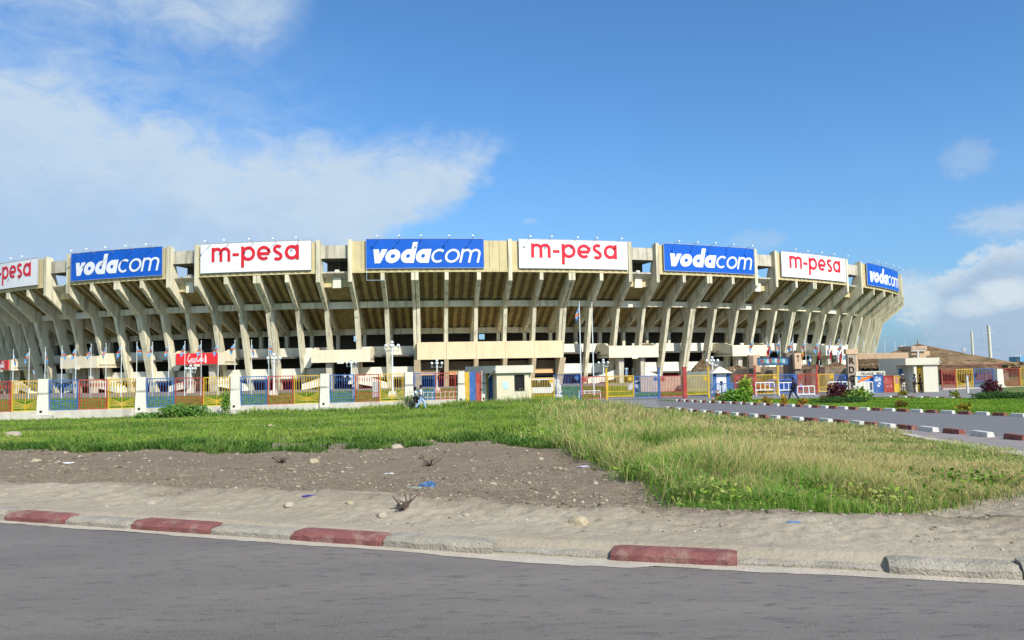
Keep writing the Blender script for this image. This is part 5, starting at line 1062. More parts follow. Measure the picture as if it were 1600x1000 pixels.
def person(p, face, lab, shirt, legs, stride=0.0, armL=(0, .1), armR=(0, -.1), H=1.72, hair=None, cap=None, wide=1.0, shorts=False, shoe=None, bag=None, sleeve=.35):
    """local frame: +y is where the person faces"""
    k = H / 1.72; root = thing('person', p, lab, 'person', rz=face); V = lambda x, y, z: (x * k, y * k, z * k)
    f = stride
    hipz, kneez, ankz = .92, .5, .09
    J = [V(0, 0, .98), V(0, 0, 1.15), V(0, 0, 1.36), V(0, .01, 1.5), V(0, .02, 1.6), V(0, .03, 1.7)]
    rad = [(.125 * wide, .1), (.115 * wide, .09), (.13 * wide, .085), (.05, .05), (.075, .085), (.06, .07)]; E_ = [(0, 1), (1, 2), (2, 3), (3, 4), (4, 5)]
    def chain(start, pts, rs):
        a = start
        for q, r in zip(pts, rs): J.append(V(*q)); rad.append(r); E_.append((a, len(J) - 1)); a = len(J) - 1
        return a
    LG = {}
    for s, g in ((-1, f), (1, -f)):
        hip = (.09 * s, 0, .9); kn = (.1 * s, g * .42 + (.06 if g else .01), .5); an = (.1 * s, g * .85 - (.05 if g < 0 else 0), .09 + (.06 if g < 0 else 0)); to = (.11 * s, an[1] + .17, .04 + (.0 if g >= 0 else .02))
        chain(0, [hip, kn, an, to], [.085, .055, .038, .036]); LG[s] = (hip, kn, an, to)
    AR = {}
    for s, (fx, fy) in ((-1, armL), (1, armR)):
        sh = (.18 * s * wide, 0, 1.4); el = (.23 * s, fy * .6 - .03, 1.13 + abs(fx) * .05); wr = (.22 * s + fx * .4 * s, fy * 1.3 + fx * .25 + .05, .9 + fx * .35 + max(0, fy - .2) * 1.1); hd = (wr[0] + fx * .05 * s, wr[1] + .03, wr[2] - .09 + fx * .1)
        a = chain(2, [sh, el, wr, hd], [.055, .042, .028, .03]); AR[s] = (sh, el, wr, hd)
        for q in range(4):
            fx_ = (q - 1.5) * .018; b = (hd[0] + .0, hd[1] + fx_, hd[2] - .035); c = (hd[0] - .012 * s, hd[1] + fx_ + .01, hd[2] - .075 - (.008 if q in (1, 2) else 0)); chain(a, [b, c], [.009, .008])
        chain(a, [(hd[0] - .01 * s, hd[1] + .04, hd[2] - .01), (hd[0] - .02 * s, hd[1] + .05, hd[2] - .045)], [.01, .009])
    body = skinned('body', skin, J, E_, rad, root, 2)
    # face: nose and ears belong to the body's look at this size; hair and clothes are their own pieces
    mb = MB()
    mb.ball(Vector(V(0, 0.0, 1.655)), .098 * k, 12, 1.05)
    h = mb.build('hair', mat('hair', (.012, .01, .009), .9), root, smooth=True)
    if hair == 'long':
        mb = MB(); mb.lathe(Vector(V(0, -.05, 1.38)), [(.03, 0), (.09, .06), (.11, .2), (.09, .32), (.02, .36)], 10); mb.build('hair', mat('hair', (0, 0, 0)), root, smooth=True)
    if cap: mb = MB(); mb.lathe(Vector(V(0, .0, 1.68)), [(.108, 0), (.1, .05), (.06, .09), (.01, .1)], 14); mb.box(V(0, .12, 1.685), (.14, .12, .015)); mb.build('cap', cap, root, smooth=False)
    Jt = [V(0, 0, .95), V(0, 0, 1.15), V(0, 0, 1.38), V(0, 0, 1.455)]; Rt = [(.16 * wide, .125), (.15 * wide, .115), (.16 * wide, .105), (.07, .07)]; Et = [(0, 1), (1, 2), (2, 3)]
    for s in (-1, 1):
        sh, el, wr, hd = AR[s]; n = len(Jt); e2 = tuple(sh[q] + (el[q] - sh[q]) * min(1, sleeve * 2) for q in range(3)); Jt.append(V(*sh)); Jt.append(V(*e2)); Rt += [.072, .06]; Et += [(2, n), (n, n + 1)]
        if sleeve > .5: Jt.append(V(*wr)); Rt.append(.045); Et.append((n + 1, n + 2))
    skinned('shirt', shirt, Jt, Et, Rt, root)
    Jl = [V(0, 0, .97)]; Rl = [(.15 * wide, .125)]; El = []
    for s in (-1, 1):
        hip, kn, an, to = LG[s]; n = len(Jl); Jl += [V(*hip), V(*kn)]; Rl += [.115 * wide ** .6, .085 * wide ** .5]; El += [(0, n), (n, n + 1)]
        if not shorts: Jl.append(V(*an)); Rl.append(.068); El.append((n + 1, n + 2))
    skinned('trousers', legs, Jl, El, Rl, root)
    for s in (-1, 1):
        hip, kn, an, to = LG[s]; skinned('shoe', shoe or mat('shoe_dark', (.03, .028, .026), .6), [V(an[0], an[1] - .03, an[2] - .03), V(an[0], an[1] + .07, an[2] - .05), V(*to)], [(0, 1), (1, 2)], [.048, .045, .04], root)
    if bag: mb = MB(); mb.box(V(*bag[0]), bag[1], top=(.8, .8)); mb.build('bag', bag[2], root, bevel=.03)
    return root
Y = fenceD(650) - 3.6
def gp(px, Y): x = XP(px, Y, 620); return Vector((x, Y, gz(x, Y) + .02))
person(gp(657.5, Y - .1), R(-75), 'person striding through the grass in a white t-shirt and light blue jeans', mat('shirt_white', (.68, .7, .74), .9, .04, 6), mat('jeans_light', (.28, .42, .62), .9, .12, 9), stride=.42, armL=(0, .14), armR=(0, -.16), H=1.88, wide=1.3)
person(gp(649, Y + .1), R(-78), 'person with long dark hair, white top and black trousers beside the one in jeans', mat('shirt_white', (0, 0, 0)), mat('trousers_black', (.02, .02, .025), .9), stride=.28, H=1.74, wide=1.25, hair='long', armL=(.1, .05), armR=(0, .1))
person(gp(1240, 66), R(62), 'person in dark navy clothes and cap walking past the coloured gates', mat('overall_navy', (.018, .02, .055), .9, .1, 6), mat('overall_navy', (0, 0, 0)), stride=.38, cap=mat('cap_navy', (.02, .03, .12), .8), H=1.86, wide=1.12, sleeve=.9, bag=((.0, -.22, 1.15), (.3, .16, .4), mat('bag_dark', (.05, .045, .04), .9)))
person(gp(1411.5, 76), R(200), 'person in a white cap, dark top and long beige skirt by the gatehouse', mat('top_dark', (.03, .022, .02), .9), mat('beige_cloth', (.5, .43, .34), .9, .08, 5), stride=.08, cap=whp, H=1.78, wide=1.15)
person(gp(1430.5, 75.5), R(95), 'person in a grey shirt pointing left at the gatehouse doorway', mat('shirt_grey', (.14, .15, .17), .9, .15, 6), mat('trousers_khaki', (.12, .09, .06), .9), stride=.1, H=1.8, wide=1.15, armL=(.05, .48), sleeve=.9)
person(gp(1439.3, 75.9), R(-100), 'person dressed all in black standing nearest the gatehouse door', mat('black_cloth', (.012, .012, .02), .9), mat('black_cloth', (0, 0, 0)), stride=.12, H=1.78, wide=1.15, sleeve=.9)
for px, lab in ((538.5, 'tiny person in a white top under the middle canopy'), (546.5, 'tiny person in white standing right of another under the canopy')):
    q = AT(px, 592, 124); person(Vector((q.x, 124, 1.16 - 1.0)), R(180), lab, mat('shirt_white', (0, 0, 0)), mat('trousers_black', (0, 0, 0)), H=1.8, wide=1.2)
q = AT(979, 592, 134); person(Vector((q.x, 134, .2)), R(180), 'tiny person in pale blue on the canopy stairs right of the flagpoles', mat('shirt_pale_blue', (.4, .5, .62), .9), mat('jeans_light', (0, 0, 0)), H=2.0, wide=1.2)
q = AT(551, 600, 86); person(Vector((q.x + 0.1, 86, GZ - .25)), R(90), 'person in a long white robe seen through the blue panel left of the cabinet', white_s, white_s, H=1.9, wide=1.1)

# ---------------------------------------------------------------- plants
leafm = vmat('leaf', .7, .25)
def set_cols(me, cols):
    a = me.color_attributes.new('col', 'FLOAT_COLOR', 'POINT'); a.data.foreach_set('color', np.concatenate([cols, np.ones((len(cols), 1))], 1).astype(np.float32).ravel())
def np_mesh(name, v, tri, cols, m, parent=None, loc=None):
    me = bpy.data.meshes.new(name); v = np.asarray(v, np.float32)
    if loc is not None: v = v - np.asarray(loc, np.float32)
    me.vertices.add(len(v)); me.vertices.foreach_set('co', v.ravel()); me.loops.add(tri.size); me.loops.foreach_set('vertex_index', tri.astype(np.int32).ravel()); me.polygons.add(len(tri))
    me.polygons.foreach_set('loop_start', np.arange(0, tri.size, 3)); me.polygons.foreach_set('loop_total', np.full(len(tri), 3)); me.update(); set_cols(me, cols); me.materials.append(m)
    o = bpy.data.objects.new(name, me); C.objects.link(o)
    if parent: o.parent = parent
    return o
def leaves(c, rad, n, ls, col, var=.3, up=.3, droop=0, hollow=0):
    """n leaf-shaped pairs of triangles in an ellipsoid"""
    d = rng.normal(size=(n, 3)); d /= np.linalg.norm(d, axis=1)[:, None]; r = rng.random(n) ** .45; lump = .72 + .5 * vnoise(d[:, 0] * 2.5 + 9, d[:, 2] * 2.5 + c[0], 5)
    p = np.array(c) + d * (r * lump)[:, None] * np.array(rad); p[:, 2] = np.maximum(p[:, 2], c[2] - rad[2] * .95)
    a = rng.normal(size=(n, 3)); a[:, 2] += up; a /= np.linalg.norm(a, axis=1)[:, None]; b = np.cross(a, rng.normal(size=(n, 3))); b /= np.linalg.norm(b, axis=1)[:, None]
    L_ = ls * rng.uniform(.6, 1.4, n)[:, None]; W = L_ * .38
    v = np.stack([p, p + a * L_ * .5 + b * W, p + a * L_, p + a * L_ * .5 - b * W], 1).reshape(-1, 3); k = np.arange(n)[:, None] * 4; tri = np.concatenate([k + [0, 1, 2], k + [0, 2, 3]], 0)
    cc = np.array(col) * 1.6 * rng.uniform(1 - var, 1 + var, (n, 1)) * np.array([1, 1, 1]); cc[:, 0] *= rng.uniform(.8, 1.3, n); return v, tri, np.repeat(cc, 4, 0)
def shrub(px, Y, rad, col, lab, cat='shrub', n=900, ls=.12, name='shrub', parts=None, group=None, stems=7):
    x = XP(px, Y, 615); z = gz(x, Y); p = Vector((x, Y, z)); root = thing(name, p, lab, cat, group); mb = MB(p)
    for i in range(stems): a = random.uniform(0, 6.28); mb.tube(p, p + Vector((math.cos(a) * rad[0] * .6, math.sin(a) * rad[1] * .6, rad[2] * random.uniform(.9, 1.6))), .02, .008, 5)
    mb.build('stem', mat('stem', (.13, .1, .05), .9), root); V, T, K = [], [], []; off = 0
    for (dx, dz, rs, cl, nn_) in (parts or [(0, 0, 1, col, n)]):
        v, t, c_ = leaves((x + dx, Y, z + rad[2] * .85 * rs + dz), [q * rs for q in rad], nn_, ls, cl); V.append(v); T.append(t + off); K.append(c_); off += len(v)
    np_mesh('foliage', np.concatenate(V), np.concatenate(T), np.concatenate(K), leafm, root, p); return root
gcol, gyel, gdk, rdk = (.10, .19, .03), (.28, .34, .04), (.035, .085, .02), (.06, .014, .018)
shrub(1152, 63, (1.3, .8, .62), gcol, 'bushy bright green shrub at the left end of the lawn', n=1800, ls=.2, parts=[(0, 0, 1, (.10, .20, .025), 900), (-.8, -.2, .7, gcol, 350)])
shrub(1165, 63.4, (.42, .4, 1.05), (.2, .26, .035), 'upright yellow green leafy plant rising from the bright shrub', 'plant', name='leafy_plant', n=500, ls=.34)
shrub(1308, 60, (.8, .6, .8), rdk, 'dark red leaved bush in the planted bed on the lawn', n=1500, ls=.16, parts=[(0, 0, 1, rdk, 1200), (-.9, -.3, .6, (.2, .04, .05), 500)])
shrub(1337, 60, (1.15, .6, .55), gcol, 'loose yellow green bush right of the dark red one', n=700, ls=.24, parts=[(0, 0, 1, (.13, .21, .04), 520), (.35, .5, .5, gyel, 90), (.2, .9, .35, (.5, .5, .42), 14)])
shrub(1310, 58.5, (2.2, .6, .3), gdk, 'low clipped dark green edging in front of the dark red bush', 'hedge', n=2600, ls=.1, name='low_hedge', stems=3)
shrub(1550, 62, (.85, .6, .8), rdk, 'dark red bush in front of the broad right pillar', n=1000, ls=.16)
shrub(1562, 60, (2.6, .7, .34), gdk, 'low clipped dark hedge at the right side of the lawn', 'hedge', n=3200, ls=.1, name='low_hedge', stems=3)
shrub(1225, 57, (.25, .2, .4), (.3, .2, .02), 'small orange and green croton between hedge and walking man', 'plant', n=120, name='croton_plant', ls=.2)
shrub(1121, 66, (.3, .2, .5), (.24, .13, .05), 'spindly reddish plant at the left tip of the lawn', 'plant', n=90, name='croton_plant', ls=.2)
for px, Y, c, lab in ((1196, 60, (.3, .22, .03), 'small yellow plant right of the bright shrub'), (1253, 56, (.32, .2, .03), 'small orange tinged plant below the red and white barrier'), (1405, 51, (.2, .14, .03), 'small brownish yellow plant on the kerb side of the lawn'), (1505, 47, (.3, .27, .03), 'yellow leaved plant spilling over a red kerb block'), (1412, 70, (.25, .22, .03), 'tiny yellow plant near the person in the white cap'), (1492, 66, (.2, .24, .03), 'small plant left of the slim white post')):
    shrub(px, Y, (.36, .28, .26), tuple(q * .6 for q in c), lab, 'plant', n=95, name='croton_plant', ls=.24)
shrub(283, 57.5, (2.0, 1.0, .5), (.07, .15, .03), 'tall weedy bush in front of the overgrown fence bay', n=2600, ls=.16, parts=[(0, 0, 1, (.075, .16, .03), 1800), (-2.2, -.3, .75, (.07, .15, .03), 900), (1.4, -.2, .7, (.09, .18, .03), 700)])
shrub(352, 59.8, (.4, .15, 1.0), (.09, .19, .03), 'leafy creeper climbing the yellow panel under the drinks sign', 'creeper', n=600, name='creeper', ls=.13)
shrub(638, 63.2, (.55, .4, .6), (.08, .16, .03), 'bush beside the pillar left of the walkers', n=900, ls=.13, parts=[(0, 0, 1, (.08, .16, .03), 700), (.3, .4, .6, (.3, .33, .22), 260)])
def twiggy(px, Y, h, lab):
    x = XP(px, Y, 615); z = gz(x, Y); p = Vector((x, Y, z)); root = thing('dry_weed', p, lab, 'weed', 'dry twiggy weeds'); mb = MB(p)
    for i in range(16):
        a = random.uniform(-1.1, 1.1); q = p + Vector((math.sin(a) * h * .8, random.uniform(-.2, .2), h * random.uniform(.6, 1.1))); mb.tube(p, q, .014, .006, 4)
        for j in range(3): f = random.uniform(.4, .95); m_ = p.lerp(q, f); mb.tube(m_, m_ + Vector((random.uniform(-.25, .25), random.uniform(-.1, .1), random.uniform(.05, .3))), .007, .004, 4)
    mb.build('stem', mat('dry_stem', (.42, .38, .26), .9), root); v, t, c_ = leaves((x, Y, z + h * .7), (h * .6, .3, h * .4), 90, .07, (.3, .33, .14)); np_mesh('foliage', v, t, c_, leafm, root, p)
twiggy(636, 62.5, 1.6, 'pale twiggy weed against the pillar behind the walkers'); twiggy(818, 64, 1.5, 'pale twiggy weed at the right corner of the cream gatehouse'); twiggy(792, 64, .9, 'shorter twiggy weed below the gatehouse window')

# ---------------------------------------------------------------- grasses
def blades(X, Y, h, w, lean, base, tipc, Z=None):
    n = len(X); Z = tz(X, Y) if Z is None else Z; a = rng.uniform(0, 2 * np.pi, n); ux, uy = np.cos(a), np.sin(a); b = fbm(X * .7, Y * .7, 55) * 9 + rng.normal(0, 1.9, n); lx, ly = np.cos(b) * lean * h, np.sin(b) * lean * h
    wv = w / 2; P = np.zeros((n, 5, 3)); 
    P[:, 0] = np.stack([X - ux * wv, Y - uy * wv, Z - .04], 1); P[:, 1] = np.stack([X + ux * wv, Y + uy * wv, Z - .04], 1)
    P[:, 2] = np.stack([X + lx * .35 - ux * wv * .8, Y + ly * .35 - uy * wv * .8, Z + h * .58], 1); P[:, 3] = np.stack([X + lx * .35 + ux * wv * .8, Y + ly * .35 + uy * wv * .8, Z + h * .58], 1)
    P[:, 4] = np.stack([X + lx, Y + ly, Z + h * np.sqrt(np.maximum(.1, 1 - .5 * lean ** 2))], 1)
    k = np.arange(n)[:, None] * 5; tri = np.stack([k + [0, 1, 3], k + [0, 3, 2], k + [2, 3, 4]], 1).reshape(-1, 3)
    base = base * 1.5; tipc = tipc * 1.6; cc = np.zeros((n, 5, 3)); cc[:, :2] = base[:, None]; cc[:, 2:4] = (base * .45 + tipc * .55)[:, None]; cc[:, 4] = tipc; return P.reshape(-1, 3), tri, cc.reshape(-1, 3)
def scatter(n, x0, x1, y0, y1, test, pw=1.6):
    """more points near the viewer"""
    Y = (y0 ** (1 - pw) + rng.random(n) * (y1 ** (1 - pw) - y0 ** (1 - pw))) ** (1 / (1 - pw)); u = rng.uniform(x0, x1, n); X = u * (Y + 2); k = test(X, Y); return X[k], Y[k]
def mixcol(n, opts, ws, X, Y, sc_=.5, seed=3):
    r = np.clip(fbm(X * sc_, Y * sc_, seed) * 1.0 + rng.normal(0, .10, n), 0, .999); e = np.cumsum(ws) / sum(ws); lo, hi = .25, .75; r = np.clip((r - lo) / (hi - lo), 0, .999); i = np.searchsorted(e, r); return np.array(opts)[np.minimum(i, len(opts) - 1)]
grassm = vmat('grass', .75, .45)
def tall_test(X, Y): X = X + rng.normal(0, .22, len(X)); Y = Y + rng.normal(0, .22, len(Y)); n = fbm(X * .6, Y * .6, 21) - .5; n2_ = fbm(X * 2.5, Y * 2.5, 5) - .5; return inpoly(X + n * .6, Y + n2_ * .5, TALL)
# tall grass on the right
X, Y = scatter(900000, -.05, 1.15, 8.2, 68, tall_test, 1.7); n = len(X)
clump = np.clip((fbm(X * .8, Y * .8, 31) - .5) * 2.2 + .5, 0, 1); d = Y - kerbY(X)
dr = np.clip((fbm(X * .3 + 4, Y * .3, 41) - .36) * 6, 0, 1) * np.clip((Y - 10) / 3, 0, 1); dr = np.maximum(dr, np.clip((X - 5) / 4, 0, 1) * .55 * np.clip((Y - 9.5) / 2, 0, 1))
edge = ~(inpoly(X - .8, Y, TALL) & inpoly(X, Y - .8, TALL) & inpoly(X + .3, Y - .3, TALL))
h = (.17 + .42 * clump) * rng.uniform(.4, 1.45, n) * np.where(Y < 30, np.where(X > 5.8, .5 + .5 * np.clip((X - 12) / -6, 0, 1), 1.0), 1.0); h = h * np.clip(.7 + (Y - 9) / 14, .7, 1.15); h = np.where(edge, h * .85, h)
h = h * np.interp(X - .1 * (Y - 10), [3.5, 6, 8], [1, .62, .45])
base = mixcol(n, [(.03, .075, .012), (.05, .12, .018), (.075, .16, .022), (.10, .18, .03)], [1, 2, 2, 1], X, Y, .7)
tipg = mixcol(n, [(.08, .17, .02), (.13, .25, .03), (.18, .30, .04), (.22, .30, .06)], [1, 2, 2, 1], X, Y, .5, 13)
tan = np.array([(.50, .41, .185)]) * rng.uniform(.7, 1.2, (n, 1)); dr = dr * np.clip((X - .3 - (Y - 30) * .02) / 3.5, .15, 1); isdry = (rng.random(n) < .14 + .78 * dr)[:, None]
tip = np.where(isdry, tan, tipg * rng.uniform(.8, 1.25, (n, 1))); base = np.where(isdry & (rng.random((n, 1)) < .4), tan * .6, base)
kp = rng.random(n) < np.clip(.35 + 1.3 * fbm(X * 1.1, Y * 1.1, 66), 0, 1); X, Y, h, base, tip = X[kp], Y[kp], h[kp], base[kp], tip[kp]; n = len(X)
wd = np.maximum(.007, Y * .0008) * rng.uniform(.5, 1.5, n) ** 1.3
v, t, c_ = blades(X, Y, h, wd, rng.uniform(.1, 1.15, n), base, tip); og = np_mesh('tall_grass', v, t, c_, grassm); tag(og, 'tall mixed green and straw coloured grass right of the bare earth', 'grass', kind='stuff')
print('tall', n)
# meadow on the left, up to the fence
def mead(X, Y): n = fbm(X * .6, Y * .6, 21) - .5; n2_ = fbm(X * 2.5, Y * 2.5, 5) - .5; fy = np.interp(X, [-60, -35.6, -9.7, -4, 3, 6], [52, 58, 64.0, 65.5, 66.5, 67.5]); return (Y + n * 3 + n2_ * 1.5 + rng.normal(0, .5, len(Y)) > dirtfar(X) + .2) & (Y < fy - .2) & ~inpoly(X, Y, TALL) & (X < 7)
X, Y = scatter(420000, -.95, .14, 22, 67, mead, 1.2); n = len(X); cl = fbm(X * .45, Y * .45, 61); ml = fbm(X * .18, Y * .5, 71)
rightness = np.clip((X + 14) / 12, 0, 1); near_f = np.clip((Y - (np.interp(X, [-40, -10, 3], [58, 64, 66]) - 5)) / 4, 0, 1) * np.clip((X + 26) / 6, 0, 1)
h = (.07 + .12 * cl) * rng.uniform(.6, 1.4, n) + .45 * rightness * cl * rng.uniform(.6, 1.4, n) + .34 * near_f * cl * 1.6 * rng.uniform(.4, 1.3, n); h = h * np.clip((Y - dirtfar(X)) / 5 + .3, .3, 1)
keep = (rng.random(n) < np.clip((ml - .36) * 6, .1, 1)); X, Y, h = X[keep], Y[keep], h[keep]; n = len(X)
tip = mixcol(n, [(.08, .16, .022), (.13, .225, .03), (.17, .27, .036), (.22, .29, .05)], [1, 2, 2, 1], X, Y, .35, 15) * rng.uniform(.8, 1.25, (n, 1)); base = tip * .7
dr_ = (rng.random(n) < .14)[:, None]; tip = np.where(dr_, np.array([[.3, .26, .13]]), tip)
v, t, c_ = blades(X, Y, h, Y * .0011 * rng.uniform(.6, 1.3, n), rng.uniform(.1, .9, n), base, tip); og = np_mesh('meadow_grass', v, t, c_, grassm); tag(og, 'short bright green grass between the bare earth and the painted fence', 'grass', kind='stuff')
print('mead', n)
# weeds on the edge of the bare earth
def edgew(X, Y): n = fbm(X * .6, Y * .6, 21) - .5; q = Y + n * 3 - dirtfar(X); return (np.abs(q + .9) < 2.4) & (fbm(X * .5, Y * .8, 83) + rng.normal(0, .03, len(X)) > .47) & (X < 3)
X, Y = scatter(160000, -.95, .1, 22, 42, edgew, 1.1); n = len(X); tip = mixcol(n, [(.05, .12, .02), (.09, .17, .03), (.15, .22, .05)], [1, 2, 1], X, Y, 1.2, 19) * rng.uniform(.7, 1.3, (n, 1))
v, t, c_ = blades(X, Y, rng.uniform(.08, .34, n) * (fbm(X, Y, 7) + .4), Y * .0014 * rng.uniform(.6, 1.4, n), rng.uniform(.3, 1.0, n), tip * .6, tip); tag(np_mesh('edge_weeds', v, t, c_, grassm), 'low leafy weeds along the far edge of the bare earth', 'weeds', kind='stuff'); print('edge', n)
# clipped lawn by the side road and inside the grounds
LPn = np.array(lawnP)
def lawn_t(X, Y): return inpoly(X, Y, lawnP)
X, Y = scatter(260000, .12, 1.0, 34, 90, lawn_t, 1.6); n = len(X); tip = mixcol(n, [(.10, .18, .022), (.15, .25, .028), (.19, .29, .035)], [1, 2, 1], X, Y, .4, 25) * rng.uniform(.8, 1.2, (n, 1))
v, t, c_ = blades(X, Y, rng.uniform(.05, .12, n), Y * .0014, rng.uniform(.2, 1, n), tip * .7, tip, tz(X, Y) + .045); tag(np_mesh('lawn_grass', v, t, c_, grassm), 'clipped bright green lawn between the side road and the gates', 'grass', kind='stuff'); print('lawn', n)
def lawn2(X, Y): return inpoly(X, Y, LAWNB)
X, Y = scatter(190000, -.85, .3, 62, 118, lawn2, 1.6); n = len(X); tip = mixcol(n, [(.10, .18, .022), (.13, .22, .028), (.16, .25, .035)], [1, 2, 1], X, Y, .4, 27) * rng.uniform(.8, 1.2, (n, 1))
v, t, c_ = blades(X, Y, rng.uniform(.08, .16, n), Y * .0018, rng.uniform(.2, 1, n), tip * .7, tip, tz(X, Y) + .04); tag(np_mesh('grounds_grass', v, t, c_, grassm), 'green lawn inside the grounds seen through the painted fence', 'grass', kind='stuff')

# ---------------------------------------------------------------- stones and litter
ico = [(0, 0, 1)] + [(math.cos(a) * .9, math.sin(a) * .9, .4) for a in np.linspace(0, 2 * np.pi, 6)[:-1]] + [(math.cos(a + .6) * .9, math.sin(a + .6) * .9, -.4) for a in np.linspace(0, 2 * np.pi, 6)[:-1]] + [(0, 0, -1)]
icf = [(0, i + 1, (i + 1) % 5 + 1) for i in range(5)] + [(i + 1, i + 6, (i + 1) % 5 + 1) for i in range(5)] + [((i + 1) % 5 + 1, i + 6, (i + 1) % 5 + 6) for i in range(5)] + [(11, (i + 1) % 5 + 6, i + 6) for i in range(5)]
def pebbles(n, test, smin, smax, cols, u0, u1, y0, y1, name, lab, pw=1.8):
    X, Y = scatter(n, u0, u1, y0, y1, test, pw); n = len(X); s = smin + (smax - smin) * rng.random(n) ** 6; s = s * np.clip(Y / 14, .8, 1.7); B = np.array(ico)[None] * rng.uniform(.6, 1.2, (n, 12, 1)); B = B * (s[:, None, None] * np.stack([rng.uniform(.8, 1.5, n), rng.uniform(.7, 1.2, n), rng.uniform(.35, .8, n)], 1)[:, None, :])
    B = B + np.stack([X, Y, tz(X, Y) + s * .1], 1)[:, None]; k = np.arange(n)[:, None, None] * 12; tri = (k + np.array(icf)[None]).reshape(-1, 3); cc = np.array(cols)[rng.integers(0, len(cols), n)] * rng.uniform(.7, 1.2, (n, 1))
    tag(np_mesh(name, B.reshape(-1, 3), tri, np.repeat(cc, 12, 0), vmat('pebble', .9)), lab, 'gravel', kind='stuff')
def dirt_t(X, Y): s, g = zones(X, Y); return (g < .5) & (s < .5) & (fbm(X * .7, Y * .9, 91) > .36)
pebbles(46000, dirt_t, .005, .045, [(.34, .29, .22), (.26, .21, .15), (.2, .16, .115), (.16, .12, .085), (.13, .1, .07), (.23, .18, .13), (.3, .24, .17), (.38, .33, .26)], -.95, .75, 8.5, 42, 'gravel', 'loose stones and clods over the bare brown earth')
def sand_t(X, Y): s, g = zones(X, Y); return (g < .5) & (s > .5) & (fbm(X * .9, Y * 1.4, 95) > .5) & (Y - kerbY(X) > .5)
pebbles(14000, sand_t, .003, .03, [(.42, .35, .26), (.3, .24, .17), (.2, .155, .11), (.46, .4, .32)], -1.0, .9, 6.4, 14, 'grit', 'small stones and grit on the pale sandy verge')
RK = [(903, 817, .115, 'pale blocky rock on the sandy verge'), (597, 806, .07, 'small pale rock left of the dry stump'), (452, 790, .085, 'yellowish rock on the verge at the left of the small blue strip'), (546, 786, .06, 'flat pale stone between two rocks on the verge'), (728, 806, .05, 'small rock right of the dry stump'), (236, 789, .09, 'pale rock above the second red kerb stone'), (1045, 791, .06, 'white stone at the corner of the tall grass'), (887, 789, .08, 'pinkish lump at the edge of the dark earth'), (968, 731, .13, 'white stone by the middle of the grass edge'), (1002, 742, .10, 'white stone lower along the grass edge'), (845, 718, .1, 'pale stone in the dark earth near the far grass'), (620, 700, .22, 'broken concrete lump near the far weeds'), (490, 722, .16, 'pale lump among dead wood on the dark earth'), (770, 758, .08, 'small white stone right of the blue bag'), (20, 683, .4, 'large pale stone at the far left by the grass'), (423, 670, .3, 'grey boulder in the low grass'), (1370, 807, .05, 'flat grey stone in the sand below the tall grass'), (1318, 812, .04, 'white chip of stone below the tall grass'), (57, 722, .14, 'pale stone at the left of the bare earth'), (930, 760, .07, 'small stone right of the middle of the bare earth')]
for k, (px, py, r, lab) in enumerate(RK):
    x, y = GT(px, py); rn = random.Random(k + 5); p = Vector((x, y, gz(x, y))); import bmesh as _b
    bm = _b.new(); _b.ops.create_icosphere(bm, subdivisions=2, radius=1)
    r *= .8
    for v in bm.verts:
        q = v.co.copy(); f = .8 + .35 * float(fbm(np.array([q.x * 1.6 + k * 7]), np.array([q.y * 1.6 + q.z * 1.9]), 6)[0]) - .12 * max(0, abs(q.x) - .6) + rn.uniform(-.09, .09); v.co = Vector((q.x * f * r * 1.5, q.y * f * r * 1.1, max(-.3, q.z) * f * r * .85))
    me = bpy.data.meshes.new('rock'); bm.to_mesh(me); bm.free(); me.materials.append(mat('rock_pale' if k % 3 else 'rock_yellow', (.40, .34, .26) if k % 3 else (.42, .35, .23), .9, .15, 9, .6, fine=.3)); o = bpy.data.objects.new('rock', me); C.objects.link(o); o.location = p; o.rotation_euler.z = rn.uniform(0, 6); tag(o, lab, 'rock', 'loose rocks')
def crumple(px, py, s, m, lab, name, cat, flat=.4):
    x, y = GT(px, py); p = Vector((x, y, gz(x, y) + s * .12)); import bmesh as _b; bm = _b.new(); _b.ops.create_icosphere(bm, subdivisions=3, radius=1); rn = random.Random(px)
    for v in bm.verts: f = rn.uniform(.65, 1.15); v.co = Vector((v.co.x * s * f * 1.3, v.co.y * s * f * .8, v.co.z * s * flat * f))
    me = bpy.data.meshes.new(name); bm.to_mesh(me); bm.free(); me.materials.append(m); o = bpy.data.objects.new(name, me); C.objects.link(o); o.location = p; tag(o, lab, cat)
crumple(669, 762, .12, mat('plastic_blue', (.05, .12, .24), .4, .3, 14), 'crumpled blue plastic bag on the bare earth', 'plastic_bag', 'bag', .8)
crumple(648, 765, .13, mat('plastic_grey', (.22, .24, .2), .6, .2, 9), 'flattened grey green rag left of the blue bag', 'rag', 'rag', .25)
crumple(487, 777, .1, mat('plastic_violet', (.06, .04, .25), .5, .2, 9), 'thin violet strip of plastic lying on the verge', 'plastic_strip', 'litter', .1)
crumple(912, 730, .1, mat('plastic_lilac', (.4, .38, .5), .6, .1, 9), 'lilac scrap of plastic on the dark earth', 'plastic_scrap', 'litter', .3)
crumple(1080, 779, .14, mat('plastic_bluegrey', (.3, .36, .4), .5, .2, 9), 'blue grey scrap caught at the corner of the tall grass', 'plastic_scrap', 'litter', .8)
crumple(1240, 818, .06, mat('cloth_blue', (.1, .2, .35), .8, .2, 9), 'blue cloth strip in the sand right of the grass corner', 'cloth_strip', 'litter', .15)
crumple(610, 740, .12, white_s, 'white scrap of paper in the middle of the bare earth', 'paper_scrap', 'litter', .12); crumple(108, 723, .14, white_s, 'white scrap of paper at the left of the bare earth', 'paper_scrap', 'litter', .12)
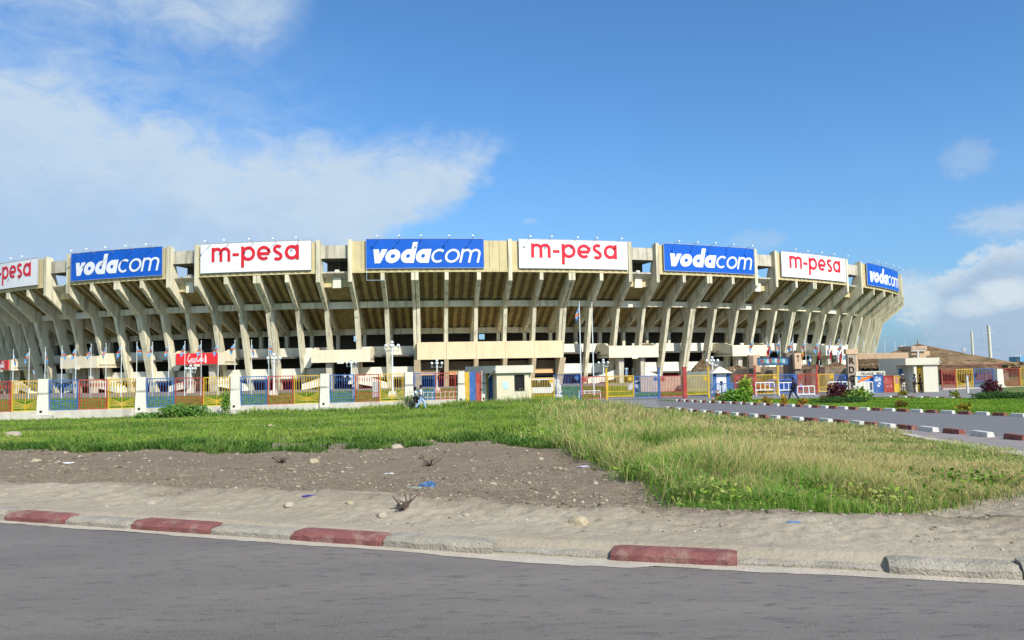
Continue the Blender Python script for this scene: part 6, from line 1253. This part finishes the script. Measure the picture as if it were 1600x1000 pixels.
def stump(px, py, s, lab, name='dry_stump'):
    x, y = GT(px, py); p = Vector((x, y, gz(x, y))); mb = MB(p)
    for i in range(14):
        a = random.uniform(0, 6.28); q = p + Vector((math.cos(a) * s * random.uniform(.3, 1), math.sin(a) * s * .6, s * random.uniform(.1, .8))); m_ = p.lerp(q, .5) + Vector((random.uniform(-.3, .3) * s, 0, s * .1)); mb.tube(p, m_, .012, .01, 5); mb.tube(m_, q, .01, .004, 5)
    tag(mb.build(name, mat('dead_wood', (.09, .065, .05), .95, .2, 9)), lab, 'stump')
stump(632, 797, .22, 'dry uprooted stump with wiry roots on the sandy verge'); stump(440, 723, .32, 'tangle of dead sticks on the dark earth', 'dead_branch'); stump(672, 728, .34, 'dead brush on the far part of the bare earth', 'dead_branch'); stump(1008, 743, .3, 'dead twigs where the tall grass meets the earth', 'dead_branch')
# broad leaved weeds along the front of the tall grass
def herbs(n, test, u0, u1, y0, y1, hmax, ls, cols, name, lab, pw=1.6):
    X, Y = scatter(n, u0, u1, y0, y1, test, pw); n = len(X); Z = tz(X, Y) + rng.random(n) * hmax * (.3 + fbm(X * 1.5, Y * 1.5, 3)); p = np.stack([X, Y, Z], 1)
    a = rng.normal(size=(n, 3)); a[:, 2] = np.abs(a[:, 2]) * .5; a /= np.linalg.norm(a, axis=1)[:, None]; b = np.cross(a, rng.normal(size=(n, 3)) * .5 + [0, 0, 1]); b /= np.linalg.norm(b, axis=1)[:, None]; L_ = ls * rng.uniform(.5, 1.5, n)[:, None] * np.clip(Y / 10, 1, 3)[:, None]
    v = np.stack([p, p + a * L_ * .5 + b * L_ * .3, p + a * L_, p + a * L_ * .5 - b * L_ * .3], 1).reshape(-1, 3); k = np.arange(n)[:, None] * 4; tri = np.concatenate([k + [0, 1, 2], k + [0, 2, 3]], 0)
    cc = mixcol(n, cols, [1] * len(cols), X, Y, .8, 33) * rng.uniform(.7, 1.3, (n, 1)); tag(np_mesh(name, v, tri, np.repeat(cc, 4, 0), leafm), lab, 'weeds', kind='stuff')
def front_t(X, Y): return tall_test(X, Y) & ((Y - kerbY(X) < 5 + 5 * fbm(X * .5, Y * .5, 2)) | ~inpoly(X - 1.6, Y - 1.2, TALL)) & (fbm(X * .9, Y * .9, 77) > .38)
herbs(90000, front_t, -.05, 1.15, 8, 36, .34, .06, [(.09, .19, .02), (.13, .25, .03), (.22, .32, .04), (.30, .32, .09)], 'broad_weeds', 'broad leaved yellow green weeds along the front of the tall grass')
